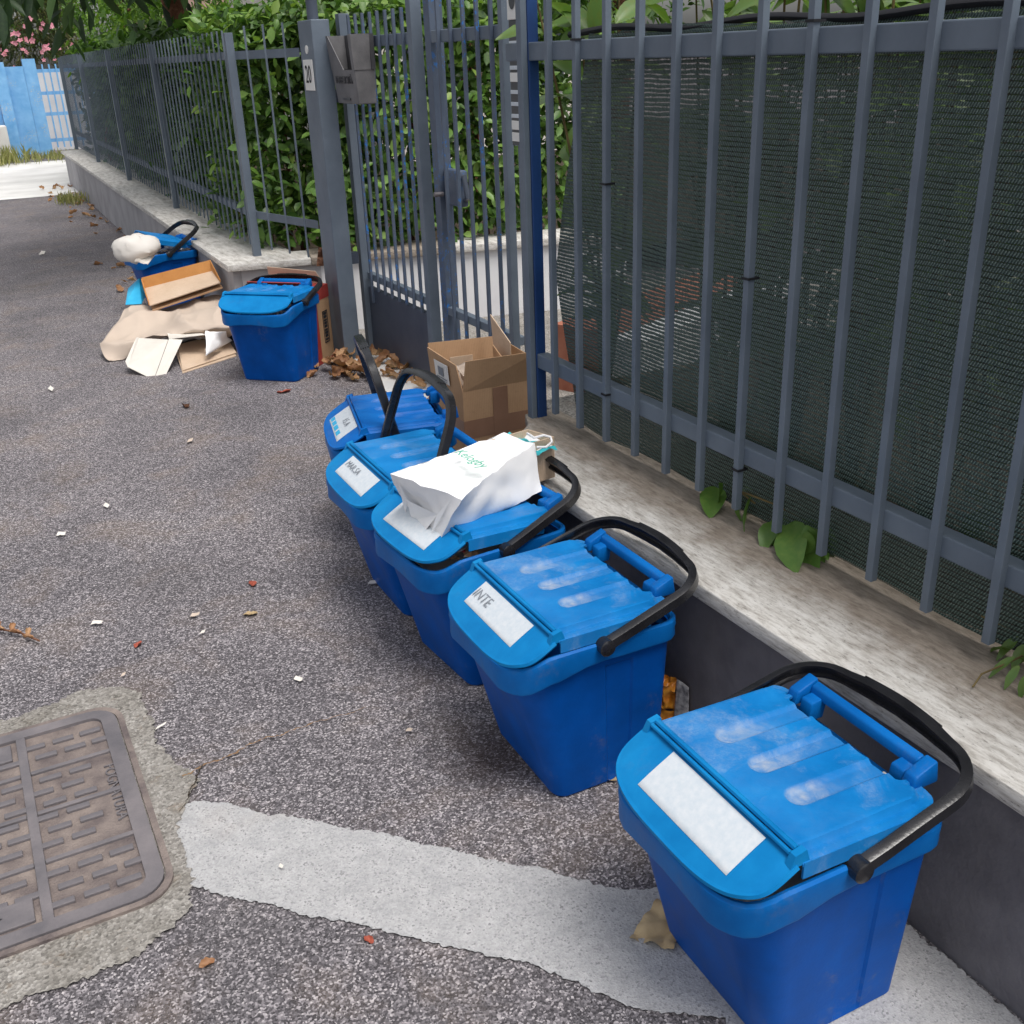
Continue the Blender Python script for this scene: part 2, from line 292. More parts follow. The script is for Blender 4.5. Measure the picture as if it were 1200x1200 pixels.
# ------------------------------------------------------------------ mesh helpers
class MB:
    def __init__(s): s.v = []; s.f = []; s.mi = []
    def add(s, vs, fs, mi=0):
        o = len(s.v); s.v += [tuple(p) for p in vs]
        for f in fs: s.f.append(tuple(i+o for i in f)); s.mi.append(mi)
        return s
    def box(s, a, b, mi=0):
        x0, y0, z0 = a; x1, y1, z1 = b
        return s.add([(x0, y0, z0), (x1, y0, z0), (x1, y1, z0), (x0, y1, z0), (x0, y0, z1), (x1, y0, z1), (x1, y1, z1), (x0, y1, z1)],
                     [(0, 3, 2, 1), (4, 5, 6, 7), (0, 1, 5, 4), (1, 2, 6, 5), (2, 3, 7, 6), (3, 0, 4, 7)], mi)
    def hexa(s, bot, top, mi=0):
        return s.add(list(bot)+list(top), [(0, 3, 2, 1), (4, 5, 6, 7), (0, 1, 5, 4), (1, 2, 6, 5), (2, 3, 7, 6), (3, 0, 4, 7)], mi)
    def slab(s, quad, t, mi=0):
        q = [Vector(p) for p in quad]; n = (q[1]-q[0]).cross(q[3]-q[0]).normalized()*t
        return s.hexa([p-n for p in q], q, mi)
    def loft(s, secs, closed=True, cap0=False, cap1=False, mi=0):
        n = len(secs[0]); vs = [p for sc in secs for p in sc]; fs = []
        for k in range(len(secs)-1):
            for i in range(n if closed else n-1):
                j = (i+1) % n; fs.append((k*n+i, k*n+j, (k+1)*n+j, (k+1)*n+i))
        if cap0: fs.append(tuple(reversed(range(n))))
        if cap1: fs.append(tuple(range((len(secs)-1)*n, len(secs)*n)))
        return s.add(vs, fs, mi)
    def tube(s, pts, rad, n=8, cap=True, mi=0):
        pts = [Vector(p) for p in pts]; secs = []; up = Vector((0, 0, 1)); prev = None
        for i, p in enumerate(pts):
            d = (pts[min(i+1, len(pts)-1)]-pts[max(i-1, 0)]).normalized()
            a = prev if prev is not None else (up if abs(d.z) < .9 else Vector((1, 0, 0)))
            u = d.cross(a).normalized(); v = u.cross(d).normalized(); prev = v
            r = rad[i] if hasattr(rad, '__len__') else rad
            secs.append([p+u*math.cos(2*math.pi*k/n)*r+v*math.sin(2*math.pi*k/n)*r for k in range(n)])
        return s.loft(secs, True, cap, cap, mi)
    def grid(s, fn, nu, nv, thick=0, mi=0):
        top = [Vector(fn(i/nu, j/nv)) for i in range(nu+1) for j in range(nv+1)]
        W = nv+1; fs = [(i*W+j, (i+1)*W+j, (i+1)*W+j+1, i*W+j+1) for i in range(nu) for j in range(nv)]
        if thick:
            N = len(top); bot = [p-Vector((0, 0, thick)) if not hasattr(thick, 'z') else p-thick for p in top]
            fs2 = [tuple(N+k for k in reversed(f)) for f in fs]
            ring = [j for j in range(W)]+[i*W+nv for i in range(1, nu+1)]+[nu*W+j for j in range(nv-1, -1, -1)]+[i*W for i in range(nu-1, 0, -1)]
            fs3 = [(ring[k], ring[(k+1) % len(ring)], N+ring[(k+1) % len(ring)], N+ring[k]) for k in range(len(ring))]
            return s.add(top+bot, fs+fs2+fs3, mi)
        return s.add(top, fs, mi)
    def mesh(s, name, mats, smooth=None, bevel=0):
        me = bpy.data.meshes.new(name); me.from_pydata(s.v, [], s.f)
        for m in (mats if isinstance(mats, (list, tuple)) else [mats]): me.materials.append(M[m] if isinstance(m, str) else m)
        for p, k in zip(me.polygons, s.mi): p.material_index = k
        bm = bmesh.new(); bm.from_mesh(me)
        if bevel:
            bmesh.ops.remove_doubles(bm, verts=bm.verts, dist=1e-6)
            ed = [e for e in bm.edges if len(e.link_faces) == 2 and e.calc_face_angle(0) > .6]
            bmesh.ops.bevel(bm, geom=ed, offset=bevel, segments=2, profile=.5, affect='EDGES')
        bmesh.ops.recalc_face_normals(bm, faces=bm.faces)
        bm.to_mesh(me); bm.free()
        if smooth is not None:
            me.polygons.foreach_set('use_smooth', [True]*len(me.polygons))
            try: me.set_sharp_from_angle(angle=R_(smooth))
            except Exception: pass
        return me
    def build(s, name, mats, parent=None, smooth=None, bevel=0, loc=None):
        return link(name, s.mesh(name, mats, smooth, bevel), parent, loc)
def link(name, me, parent=None, loc=None, rot=None):
    o = bpy.data.objects.new(name, me); COL.objects.link(o)
    if parent is not None: o.parent = parent
    if loc is not None: o.location = loc
    if rot is not None: o.rotation_euler = rot
    return o
def tag(o, label, cat, group=None):
    o['label'] = label; o['category'] = cat
    if group: o['group'] = group
    return o
def thing(name, label, cat, loc=(0, 0, 0), rz=0, group=None):
    return tag(link(name, None, None, loc, (0, 0, rz)), label, cat, group)
def structure(o): o['kind'] = 'structure'; return o
def boxmesh(name, a, b, mat, bevel=.002): return MB().box(a, b).mesh(name, mat, None, min(bevel, .001))
def smooth01(a, b, x):
    t = max(0., min(1., (x-a)/(b-a))); return t*t*(3-2*t)
def textmesh(body, size, mat, extrude=.0006, align='CENTER'):
    cu = bpy.data.curves.new('lettering', 'FONT'); cu.body = body; cu.size = size; cu.extrude = extrude
    cu.align_x = align; cu.align_y = 'CENTER'; cu.resolution_u = 3
    ob = bpy.data.objects.new('lettering', cu); COL.objects.link(ob)
    bpy.context.view_layer.update()
    me = bpy.data.meshes.new_from_object(ob.evaluated_get(bpy.context.evaluated_depsgraph_get()))
    bpy.data.objects.remove(ob); me.materials.clear(); me.materials.append(M[mat]); return me
def frame_mat(origin, xdir, ydir):
    x = Vector(xdir).normalized(); y = Vector(ydir); y = (y-x*y.dot(x)).normalized(); z = x.cross(y)
    m = Matrix.Identity(4)
    for i in range(3): m[i][0], m[i][1], m[i][2], m[i][3] = x[i], y[i], z[i], origin[i]
    return m

# leaves -------------------------------------------------------------
LEAF_V = np.array([(0, 0, 0), (.30, .21, .05), (.30, 0, -.02), (.30, -.21, .05), (.68, .19, .02), (.68, 0, -.05), (.68, -.19, .02), (1, 0, -.10)], float)
LEAF_F = [(0, 2, 1), (0, 3, 2), (1, 2, 5, 4), (2, 3, 6, 5), (4, 5, 7), (5, 6, 7)]
def leaf_cloud(name, P, D, U, L, mat, parent=None, width=1.0, stuff=True):
    """one mesh of many leaves: P base points, D leaf directions, U leaf normals, L lengths"""
    P = np.asarray(P, float); D = np.asarray(D, float); U = np.asarray(U, float); L = np.asarray(L, float)
    D /= np.linalg.norm(D, axis=1)[:, None]+1e-9
    S = np.cross(U, D); S /= np.linalg.norm(S, axis=1)[:, None]+1e-9
    N = np.cross(D, S)
    V = (P[:, None, :]+L[:, None, None]*(LEAF_V[None, :, 0, None]*D[:, None, :]+LEAF_V[None, :, 1, None]*width*S[:, None, :]+LEAF_V[None, :, 2, None]*N[:, None, :])).reshape(-1, 3)
    n = len(P); loops = []; starts = []; tot = []
    base = np.concatenate([np.array(f) for f in LEAF_F]); k = len(base)
    li = (np.arange(n)[:, None]*8+base[None, :]).reshape(-1)
    sz = np.array([len(f) for f in LEAF_F]); st = np.concatenate([[0], np.cumsum(sz)[:-1]])
    ls = (np.arange(n)[:, None]*k+st[None, :]).reshape(-1)
    me = bpy.data.meshes.new(name); me.vertices.add(len(V)); me.vertices.foreach_set('co', V.reshape(-1))
    me.loops.add(len(li)); me.loops.foreach_set('vertex_index', li.astype(np.int32))
    me.polygons.add(len(ls)); me.polygons.foreach_set('loop_start', ls.astype(np.int32))
    me.update(calc_edges=True); me.validate(); me.materials.append(M[mat])
    me.polygons.foreach_set('use_smooth', [True]*len(me.polygons))
    o = link(name, me, parent)
    if stuff: o['kind'] = 'stuff'
    return o
def rand_dirs(rng, n, bias, amt):
    d = rng.normal(size=(n, 3)); d /= np.linalg.norm(d, axis=1)[:, None]
    d = d*(1-amt)+np.asarray(bias)[None, :]*amt if np.ndim(bias) == 1 else d*(1-amt)+bias*amt
    return d/(np.linalg.norm(d, axis=1)[:, None]+1e-9)
def single_leaf_mesh(name, mat, width=1.0, curl=0.):
    def fn(u, v):
        t = .5-.5*math.cos(math.pi*u); wd = .235*width*(math.sin(math.pi*t**.85)**.8 if 0 < t < 1 else 0)*(1-.15*t); y = (v*2-1)*wd
        return (t, y, .28*abs(y)-.10*t*t-curl*t*t+.012*math.sin(t*14+v*5))
    return MB().grid(fn, 7, 4).mesh(name, mat, 75)
# ------------------------------------------------------------------ ground
structure(MB().add([(-150, -60, 0), (150, -60, 0), (150, 260, 0), (-150, 260, 0)], [(0, 1, 2, 3)]).build('ground', 'asphalt'))
def poly_sheet(name, pts, z, mat, jag=0., seg=.03, seed=1, thick=0.):
    rng = random.Random(seed); out = []
    n = len(pts)
    for i in range(n):
        a = Vector(pts[i][:2]); b = Vector(pts[(i+1) % n][:2]); k = max(1, int((b-a).length/seg)); nn = (b-a).orthogonal().normalized()
        for j in range(k):
            p = a.lerp(b, j/k); q = p+nn*jag*(mn.noise(Vector((p.x*14, p.y*14, seed)))*.9+mn.noise(Vector((p.x*70, p.y*70, seed+3)))*.7+mn.noise(Vector((p.x*190, p.y*190, seed+5)))*.6); out.append((q.x, q.y, z))
    bm = bmesh.new(); vs = [bm.verts.new(p) for p in out]; f = bm.faces.new(vs); 
    if f.normal.z < 0: f.normal_flip()
    bm.normal_update()
    if f.normal.z < 0: f.normal_flip()
    bmesh.ops.triangulate(bm, faces=bm.faces)
    if thick:
        r = bmesh.ops.extrude_face_region(bm, geom=bm.faces[:])
        for e in r['geom']:
            if isinstance(e, bmesh.types.BMVert): e.co.z -= thick
        bmesh.ops.recalc_face_normals(bm, faces=bm.faces)
    me = bpy.data.meshes.new(name); bm.to_mesh(me); bm.free(); me.materials.append(M[mat]); return link(name, me)
gp = lambda *ps: [tuple(G(x, y)) for x, y in ps]
# far concrete driveway across the pavement, sunlight on it put into its pale colour
structure(poly_sheet('driveway', [(-6, 15.4), (1.9, 15.2), (6.5, 15.0), (6.5, 21.6), (1.6, 21.3), (-6, 22.4)], .004, 'concrete_pale', .06, .25, 4))
# worn white line
structure(poly_sheet('road_marking', gp((193, 972), (212, 945), (240, 939), (320, 955), (430, 975), (560, 1004), (650, 1025), (740, 1046), (800, 1040))+[(1.10, 1.16), (1.272, 1.12), (1.272, .5), (.95, .62), (.80, .93)]+
          gp((850, 1198), (790, 1188), (735, 1180), (700, 1166), (650, 1140), (520, 1110), (420, 1086), (300, 1060), (205, 1034)), .004, 'stripe', .009, .005, 7))
# concrete collar round the manhole
mh_c = Vector((-.24, 2.115))
structure(poly_sheet('concrete_collar', [(-.82, 1.58), (-.1, 1.60), (.02, 1.61), (.11, 1.66), (.14, 1.78), (.145, 1.93), (.185, 2.0), (.225, 2.06), (.19, 2.14), (.165, 2.24), (.18, 2.38), (.165, 2.50), (.10, 2.58), (.02, 2.60), (-.12, 2.55), (-.3, 2.57), (-.82, 2.58)], .006, 'concrete', .015, .006, 9))
# rusty crack in the asphalt
def crack(name, pts, wd, mat, z):
    P = [G(*p) for p in pts]; mbk = MB(); L = []; rng = random.Random(5)
    Q = []
    for i in range(len(P)-1):
        for j in range(14): Q.append(P[i].lerp(P[i+1], j/14))
    Q.append(P[-1]); a = []; b = []
    for i, p in enumerate(Q):
        d = (Q[min(i+1, len(Q)-1)]-Q[max(i-1, 0)]).normalized(); n = Vector((-d.y, d.x, 0))
        wv = wd*(.25+1.1*rng.random())*(1-.9*abs(i/len(Q)-.3)); p = p+n*(rng.random()-.5)*wd*2+n*.012*mn.noise(p*22)
        a.append((p.x+n.x*wv, p.y+n.y*wv, z)); b.append((p.x-n.x*wv, p.y-n.y*wv, z))
    mbk.loft([a, b], False); return structure(mbk.build(name, mat))
crack('ground_crack', [(214, 912), (238, 900), (275, 885), (310, 868), (345, 858), (385, 845), (430, 832)], .0028, 'rust', .007)
crack('ground_crack', [(236, 900), (232, 915), (226, 934), (205, 955)], .0022, 'soil', .0075)
#crack('ground_crack', [(0, 1180), (60, 1162), (110, 1120), (150, 1090), (205, 1050)], .005, 'rust', .0096)

# manhole cover ------------------------------------------------------
mh = thing('manhole_cover', 'rusty cast iron drain cover with FOGNATURA lettering set in a concrete collar', 'manhole cover', (-.225, 2.10, 0))
def rrect(hx, hy, r, n=6):
    out = []
    for cx, cy, a0 in ((hx-r, hy-r, 0), (-hx+r, hy-r, 90), (-hx+r, -hy+r, 180), (hx-r, -hy+r, 270)):
        for k in range(n+1):
            a = R_(a0+90*k/n); out.append((cx+r*math.cos(a), cy+r*math.sin(a)))
    return out
def ring(o, i, z0, z1):
    mb = MB(); mb.loft([[(x, y, z0) for x, y in o], [(x, y, z1) for x, y in o], [(x, y, z1) for x, y in i], [(x, y, z0) for x, y in i]], True); return mb
HX, HY = .335, .382
ring(rrect(HX, HY, .075), rrect(HX-.014, HY-.014, .065), -.01, .013).build('frame', 'iron_pan', mh, 40)
ring(rrect(HX-.017, HY-.017, .062), rrect(HX-.052, HY-.050, .03), -.01, .016).build('cover_border', 'iron', mh, 40)
MB().loft([[(x, y, .008) for x, y in rrect(HX-.045, HY-.045, .03)]], True, False, True).build('cover_plate', 'iron_pan', mh)
for a, b_ in (((.087, -HY+.048), (.108, HY-.048)), ((-.118, -HY+.048), (-.097, HY-.048))):
    MB().box((a[0], a[1], .006), (b_[0], b_[1], .0155)).build('rib', 'iron', mh, None, .0015)
for yy in (-.155, .015, .175):
    for x0, x1 in ((-.28, -.1185), (-.0965, .0865), (.1085, .285)):
        MB().box((x0, yy-.006, .006), (x1, yy+.006, .0145)).build('rib', 'iron', mh, None, .0015)
tread = MB().box((-.024, -.008, 0), (.024, .008, .0072)).mesh('tread', 'iron', None, .0015)
for row in range(13):
    yy = -.295+row*.048
    if min(abs(yy-q) for q in (-.155, .015, .175)) < .02: continue
    for cxn, cols in enumerate(((.135, .20, .262), (-.07, -.005, .055), (-.262, -.20, -.14))):
        for k, xx in enumerate(cols):
            if cxn == 0 and k == 2 and -.15 < yy < .17: continue
            if cxn == 1 and (row == 0 or row == 12): continue
            link('tread', tread, mh, (xx+(.012 if row % 2 else -.010), yy, .0075), (0, 0, .0))
for yy in (-.285, .285):
    MB().box((-.09, yy-.034, .006), (.075, yy+.034, .0145)).build('lifting_pad', 'iron', mh, None, .002)
    MB().loft([[(-.01+.03*math.cos(a)*1.0, yy+.009*math.sin(a)*abs(math.sin(a)), .0152) for a in np.linspace(0, 2*math.pi, 16, endpoint=False)]], True, False, True).build('lifting_slot', 'ink', mh)
tm = link('lettering', textmesh('FOGNATURA', .036, 'iron', .002), mh); tm.matrix_local = frame_mat((.272, .012, .010), (0, -1, 0), (1, 0, 0))

# ------------------------------------------------------------------ right wall, coping
wallr = thing('low_wall', 'low charcoal rendered wall with travertine coping beside the blue bins', 'wall')
def prism(pts, z0, z1): return MB().loft([[(x, y, z0) for x, y in pts], [(x, y, z1) for x, y in pts]], True, True, True)
prism([(1.28, -.6), (1.60, -.6), (1.60, 2.79), (1.50, 2.79), (1.46, 2.70), (1.28, 2.53)], -.05, .40).build('wall_body', 'wall_dark', wallr)
ys = [-.62, .30, 2.805]
for i in range(2):
    rng = random.Random(i)
    y0, y1 = ys[i]+.001, ys[i+1]-.001
    prism([(1.25, y0), (1.60, y0), (1.60, y1)]+([(1.49, y1), (1.45, 2.71), (1.25, 2.52)] if i else [(1.25, y1)]), .40, .437).build('coping_slab', 'coping', wallr, 40, .004)
structure(MB().box((2.12, 2.79, -.02), (9, 3.3, .32)).build('garden_soil', 'soil'))
structure(MB().box((1.602, -.6, -.02), (9, 2.785, .33)).build('garden_soil', 'soil'))
MB().box((1.603, 2.35, .0), (2.0, 2.93, .425)).build('concrete_pad', 'concrete', wallr, None, .006)

# right fence --------------------------------------------------------
fr = thing('steel_fence', 'tall blue grey steel bar fence backed by green shade net', 'fence')
bar = boxmesh('bar', (-.0085, -.0085, 0), (.0085, .0085, 1.25), 'steel', .0012)
BARY = [2.909-.1425*k for k in range(0, 24)]
BARY = [y for y in BARY if y > .1]
for k, y in enumerate(BARY):
    if k < 2: continue
    o = link('bar', bar, fr, (1.501, y, .482 + (k % 3)*.002), (0, 0, 0))
    o.rotation_euler = (0, 0, (k % 4-1.5)*.02)
MB().box((1.508, .05, 1.475), (1.546, 2.885, 1.522)).build('rail', 'steel', fr, None, .003)
MB().box((1.508, .05, .600), (1.546, 2.745, .645)).build('rail', 'steel', fr, None, .003)
b = MB().box((1.486, 2.748, .43), (1.506, 2.778, 1.72)); b.build('post', 'steel', fr, None, .003)
MB().box((1.5065, 2.746, .43), (1.540, 2.778, 1.70)).build('post', 'steel_blue', fr, None, .003)
for y, z in ((BARY[4], 1.18), (BARY[8], 1.03), (BARY[4], .62), (BARY[8], .585), (BARY[9], 1.53), (BARY[3], 1.52)):
    MB().box((1.4895, y-.0115, z), (1.52, y+.0115, z+.005)).build('cable_tie', 'black_cord', fr)
# net
def netf(u, v):
    y = .1+u*2.62; z = .455+v*1.085
    e = smooth01(.82, 1.0, u)
    x = 1.562+.008*math.sin(y*7+z*3)+.010*mn.noise(Vector((y*3, z*3, 2)))
    yy = y-e*.16*(abs(v-.42)+.02)*2.2*(v > .42)-e*.10*(.42-v)*(v < .42)*2.5
    return (x, yy, z+.012*mn.noise(Vector((y*2.5, 7, 1)))+(0 if v < .95 else 0))
mbn = MB().grid(netf, 70, 36)
mbn.build('shade_net', 'net', fr, 60)
MB().tube([(1.566, .1+.06*k, 1.541+.006*math.sin(k*.7)) for k in range(43)], .009, 6).build('net_hem', 'black_cord', fr, 60)
# garden behind the net
def strip(a, b_, off, wd, z0, z1):
    a = Vector(a); b_ = Vector(b_); d = (b_-a).normalized(); n = Vector((-d.y, d.x)); q_ = [a+n*off, b_+n*off, b_+n*(off+wd), a+n*(off+wd)]
    return MB().hexa([(p.x, p.y, z0) for p in q_], [(p.x, p.y, z1) for p in q_])
tag(strip((2.50, 3.613), (3.9, 4.22), 0, .16, -.02, .345).build('garden_kerb', 'wall_white', None, None, .006), 'white garden kerb seen dimly through the shade net', 'kerb')
structure(strip((2.62, 3.665), (3.9, 4.22), .17, .40, -.02, .325).build('garden_path', 'red_tile'))
# right gate post with nameplates -----------------------------------
gp_r = thing('gate_post', 'slim blue grey gate post carrying a strip of white name plates', 'post', (1.91, 3.48, 0))
MB().box((-.03, -.005, 0), (.0, .045, 1.74)).build('post_body', 'steel', gp_r, None, .003)
MB().box((-.052, -.035, 1.19), (-.0305, .045, 1.60)).build('intercom_strip', 'dark_screen', gp_r, None, .003)
MB().box((-.056, -.035, 1.60), (-.0305, .045, 1.72)).build('intercom_head', 'plate', gp_r, None, .003)
MB().loft([[(-.058, .005+.022*math.cos(a), 1.662+.03*math.sin(a)) for a in np.linspace(0, 6.28, 20, endpoint=False)]], True, True).build('camera_eye', 'dark_screen', gp_r)
for k in range(10):
    z = 1.205+k*.0395; wdt = .034
    MB().box((-.057, -.026, z), (-.0525, .036, z+(.030 if k in (0, 1, 5) else .013))).build('name_plate', 'plate' if k in (0, 1, 5) else 'label', gp_r, None, .001)

# gate ---------------------------------------------------------------
gate = thing('pedestrian_gate', 'blue grey double leaf steel gate with mailbox between its posts', 'gate', (1.91, 0, 0))
def gbar(y, z0, z1, wd=.0065, x=0, name='bar', mat='steel_chip'):
    return MB().box((x-wd, y-wd, z0), (x+wd, y+wd, z1)).build(name, mat, gate, None, .0015)
for y0, y1 in ((4.50, 5.33), (3.625, 4.30)):
    MB().box((-.004, y0, 1.545), (.030, y1, 1.592)).build('rail', 'steel', gate, None, .003)
    MB().box((-.004, y0, .415), (.030, y1, .452)).build('rail', 'steel', gate, None, .003)
MB().box((-.006, 4.50, .03), (.024, 5.33, .375)).build('kick_plate', 'steel_dark', gate, None, .003)
MB().box((-.006, 3.66, .03), (.024, 4.30, .30)).build('kick_plate', 'steel_dark', gate, None, .003)
for y in (5.37,): gbar(y, .03, 1.70, .026, 0, 'stile', 'steel')
gbar(3.64, .03, 1.74, .016, -.01, 'stile', 'steel')
gbar(4.465, .03, 1.72, .025, -.005, 'stile', 'steel'); gbar(4.345, .03, 1.72, .030, .03, 'stile', 'steel_chip')
for k in range(8): gbar(5.25-k*.0955, .375 if k else .30, 1.69, .0068, -.012)
for k in range(5): gbar(4.21-k*.118, .30, 1.72, .0072, -.012)
lock = MB().box((.02, 4.15, .90), (.06, 4.315, 1.05)).build('lock_box', 'steel_chip', gate, 40, .01)
MB().tube([(.008, 4.30, .945), (-.035, 4.30, .945)], .010, 12).build('lock_cylinder', 'iron', gate, 40)
MB().tube([(.05, 4.17, 1.02), (.02, 4.10, 1.03), (.02, 4.08, .95), (.05, 4.16, .93)], .012, 8).build('lock_handle', 'steel_dark', gate, 40)
# mailbox hung on the left leaf
mbx = thing('mailbox', 'grey steel leaflet mailbox hung on the gate below its top rail', 'mailbox', (1.865, 5.09, 1.30))
hy0, hy1 = -.17, .17
b = MB()
out = lambda z, hx, y0, y1: [(-hx, y0, z), (.028, y0, z), (.028, y1, z), (-hx, y1, z)]
b.loft([out(0, .060, -.145, .145), out(.15, .074, -.158, .158)], True, True, False)
b.build('box_body', 'mailbox', mbx, None, .004)
MB().box((.008, -.17, .149), (.028, .17, .30)).build('back_plate', 'mailbox_dark', mbx)
for sg in (-1, 1):
    MB().hexa([(-.074, sg*.158-.003, .149), (.0075, sg*.158-.003, .149), (.0075, sg*.158+.003, .149), (-.074, sg*.158+.003, .149)],
              [(-.086, sg*.168-.003, .30), (.0075, sg*.168-.003, .30), (.0075, sg*.168+.003, .30), (-.086, sg*.168+.003, .30)]).build('side_cheek', 'mailbox', mbx)
for ya, yb, yc in ((-.154, -.125, -.135), (.154, -.01, .145)):
    MB().add([(-.0738, ya, .149), (-.0738, yb, .149), (-.086, yc, .299), (-.086, ya*1.06, .299), (-.0708, ya, .149), (-.0708, yb, .149), (-.083, yc, .299), (-.083, ya*1.06, .299)],
             [(0, 1, 2, 3), (4, 7, 6, 5), (0, 4, 5, 1), (1, 5, 6, 2), (2, 6, 7, 3), (3, 7, 4, 0)]).build('front_wing', 'mailbox', mbx)
MB().box((.0030, -.06, .185), (.0075, .03, .292)).build('notice', 'plate', mbx)
for k in range(6): MB().box((.0018, -.055, .195+k*.015), (.0028, .022-(k % 3)*.010, .199+k*.015)).build('print_line', 'grey_ink', mbx)
tm = link('lettering', textmesh('PUBBLICITÀ', .048, 'mailbox_dark', .002), mbx)
tm.matrix_local = frame_mat((-.0722, .0, .105), (0, -1, 0), (-.093, 0, 1)); tm.scale = (.88, 1.0, 1)
MB().box((-.066, -.045, .016), (-.056, .055, .026)).build('lock_slot', 'dark_screen', mbx)

# left gate post -----------------------------------------------------
gpl = thing('gate_post', 'thick blue grey steel gate post with house number 20 plate', 'post', (1.72, 5.28, 0))
MB().box((0, 0, 0), (.092, .21, 1.675)).build('post_body', 'steel', gpl, None, .004)
MB().box((-.006, .03, 1.36), (-.0005, .17, 1.50)).build('number_plate', 'plate', gpl, None, .002)
tm = link('lettering', textmesh('20', .115, 'ink', .0006), gpl); tm.matrix_local = frame_mat((-.0072, .10, 1.43), (0, -1, 0), (0, 0, 1)); tm.scale = (.8, 1, 1)
MB().loft([[(-.004, .10+.02*math.cos(a), 1.545+.02*math.sin(a)) for a in np.linspace(0, 6.28, 14, endpoint=False)], [(.0, .10+.02*math.cos(a), 1.545+.02*math.sin(a)) for a in np.linspace(0, 6.28, 14, endpoint=False)]], True, True).build('bell_push', 'plate', gpl)
MB().box((.0925, .06, 1.30), (.15, .10, 1.36)).build('hinge', 'steel_dark', gpl); MB().box((.0925, .06, .5), (.15, .10, .56)).build('hinge', 'steel_dark', gpl)
MB().tube([(.046, .10, 1.67), (.046, .10, 2.9)], .028, 12).build('mast', 'steel_dark', gpl, 40)

# ------------------------------------------------------------------ left wall (slightly turned) and its return
ang = math.atan2(1.81-1.55, 16.8-6.24)
def LW(s, t, z=0.):      # s along the wall from the corner, t across it (towards the garden)
    return Vector((1.325+s*math.sin(ang)+t*math.cos(ang), 6.02+s*math.cos(ang)-t*math.sin(ang), z))
wl = thing('low_wall', 'long grey rendered garden wall with stone coping under the far fence', 'wall')
def wall_seg(pts_bot, z0, z1, mat, name, parent, bev=0): return MB().hexa([(*p, z0) for p in pts_bot], [(*p, z1) for p in pts_bot]).build(name, mat, parent, 40 if bev else None, bev)
q = lambda *st: [tuple(LW(s, t)[:2]) for s, t in st]
wall_seg(q((.03, .03), (10.6, .03), (10.6, .42), (.03, .42)), -.05, .415, 'wall_grey', 'wall_body', wl)
e0 = 0
for k, s1 in enumerate((1.7, 3.3, 5.0, 6.8, 8.7, 10.65)):
    wall_seg(q((e0+.003, 0), (s1-.003, 0), (s1-.003, .44), (e0+.003, .44)), .415, .452, 'coping_grey', 'coping_slab', wl, .004); e0 = s1
# return wall towards the house
A = Vector((1.345, 6.012)); B = Vector((3.6, 5.52)); dd = (B-A).normalized(); nn = Vector((-dd.y, dd.x))
wr = thing('low_wall', 'white rendered return wall with stone coping seen through the gate', 'wall')
P_ = lambda a, t: tuple(A+dd*a+nn*t)
wall_seg([P_(.05, .03), P_(.50, .03), P_(.50, .30), P_(.05, .30)], -.05, .412, 'wall_grey', 'wall_body', wr)
wall_seg([P_(.501, .032), P_(2.4, .03), P_(2.4, .30), P_(.501, .30)], -.05, .412, 'wall_white', 'wall_body', wr)
wall_seg([P_(.451, .004), P_(1.3, 0), P_(1.3, .34), P_(.451, .34)], .4125, .455, 'coping', 'coping_slab', wr, .004)
wall_seg([P_(1.304, .0), P_(2.4, 0), P_(2.4, .34), P_(1.304, .34)], .4125, .455, 'coping_grey', 'coping_slab', wr, .004)
wall_seg([P_(.0, -.004), P_(.448, -.004), P_(.448, .30), P_(.30, .30)], .417, .4545, 'coping_grey', 'coping_slab', wr, .003)
structure(MB().add([(1.96, 2.9, .008), (9, 2.9, .008), (9, 6.0, .008), (1.96, 6.0, .008)], [(0, 1, 2, 3)]).build('entrance_path', 'concrete'))
structure(MB().add([(1.62, 2.95, .009), (1.97, 2.95, .009), (1.97, 5.45, .009), (1.72, 5.28, .009)], [(0, 1, 2, 3)]).build('threshold', 'concrete_pale'))
structure(MB().add([(1.7, 6.3, .2), (12, 6.1, .2), (14, 40, .2), (2.2, 17, .2)], [(0, 1, 2, 3)]).build('garden_ground', 'soil'))

# left fence
fl = thing('steel_fence', 'long blue grey steel bar fence standing on the far garden wall', 'fence')
bar2 = boxmesh('bar', (-.0048, -.0048, 0), (.0048, .0048, 1.165), 'steel', .0015)
T = .225
for k in range(5):
    p = LW(.22+2.64*k, T)
    if k < 5: link('post', boxmesh('post', (-.022, -.022, 0), (.022, .022, 1.20), 'steel', .003) if k == 0 else pm, fl, (p.x, p.y, .45), (0, 0, -ang))
    if k == 0: pm = fl.children[-1].data if len(fl.children) else bpy.data.objects[-1].data
for z in (1.515, .665):
    a0, a1 = LW(.22, T-.0), LW(10.62, T-.0)
    d = Vector((math.cos(ang), -math.sin(ang), 0))*.006
    d2 = Vector((math.cos(ang), -math.sin(ang), 0))*.036
    MB().hexa([(a0+d)[:2]+(z,) if False else tuple((a0+d).to_2d())+(z,), tuple((a1+d).to_2d())+(z,), tuple((a1+d2).to_2d())+(z,), tuple((a0+d2).to_2d())+(z,)],
              [tuple((a0+d).to_2d())+(z+.042,), tuple((a1+d).to_2d())+(z+.042,), tuple((a1+d2).to_2d())+(z+.042,), tuple((a0+d2).to_2d())+(z+.042,)]).build('rail', 'steel', fl)
for k in range(1, 77):
    s = .22+k*.1365
    if min(abs(s-.22-2.64*j) for j in range(5)) < .03: continue
    p = LW(s, T+.0); link('bar', bar2, fl, (p.x, p.y, .50), (0, 0, -ang))
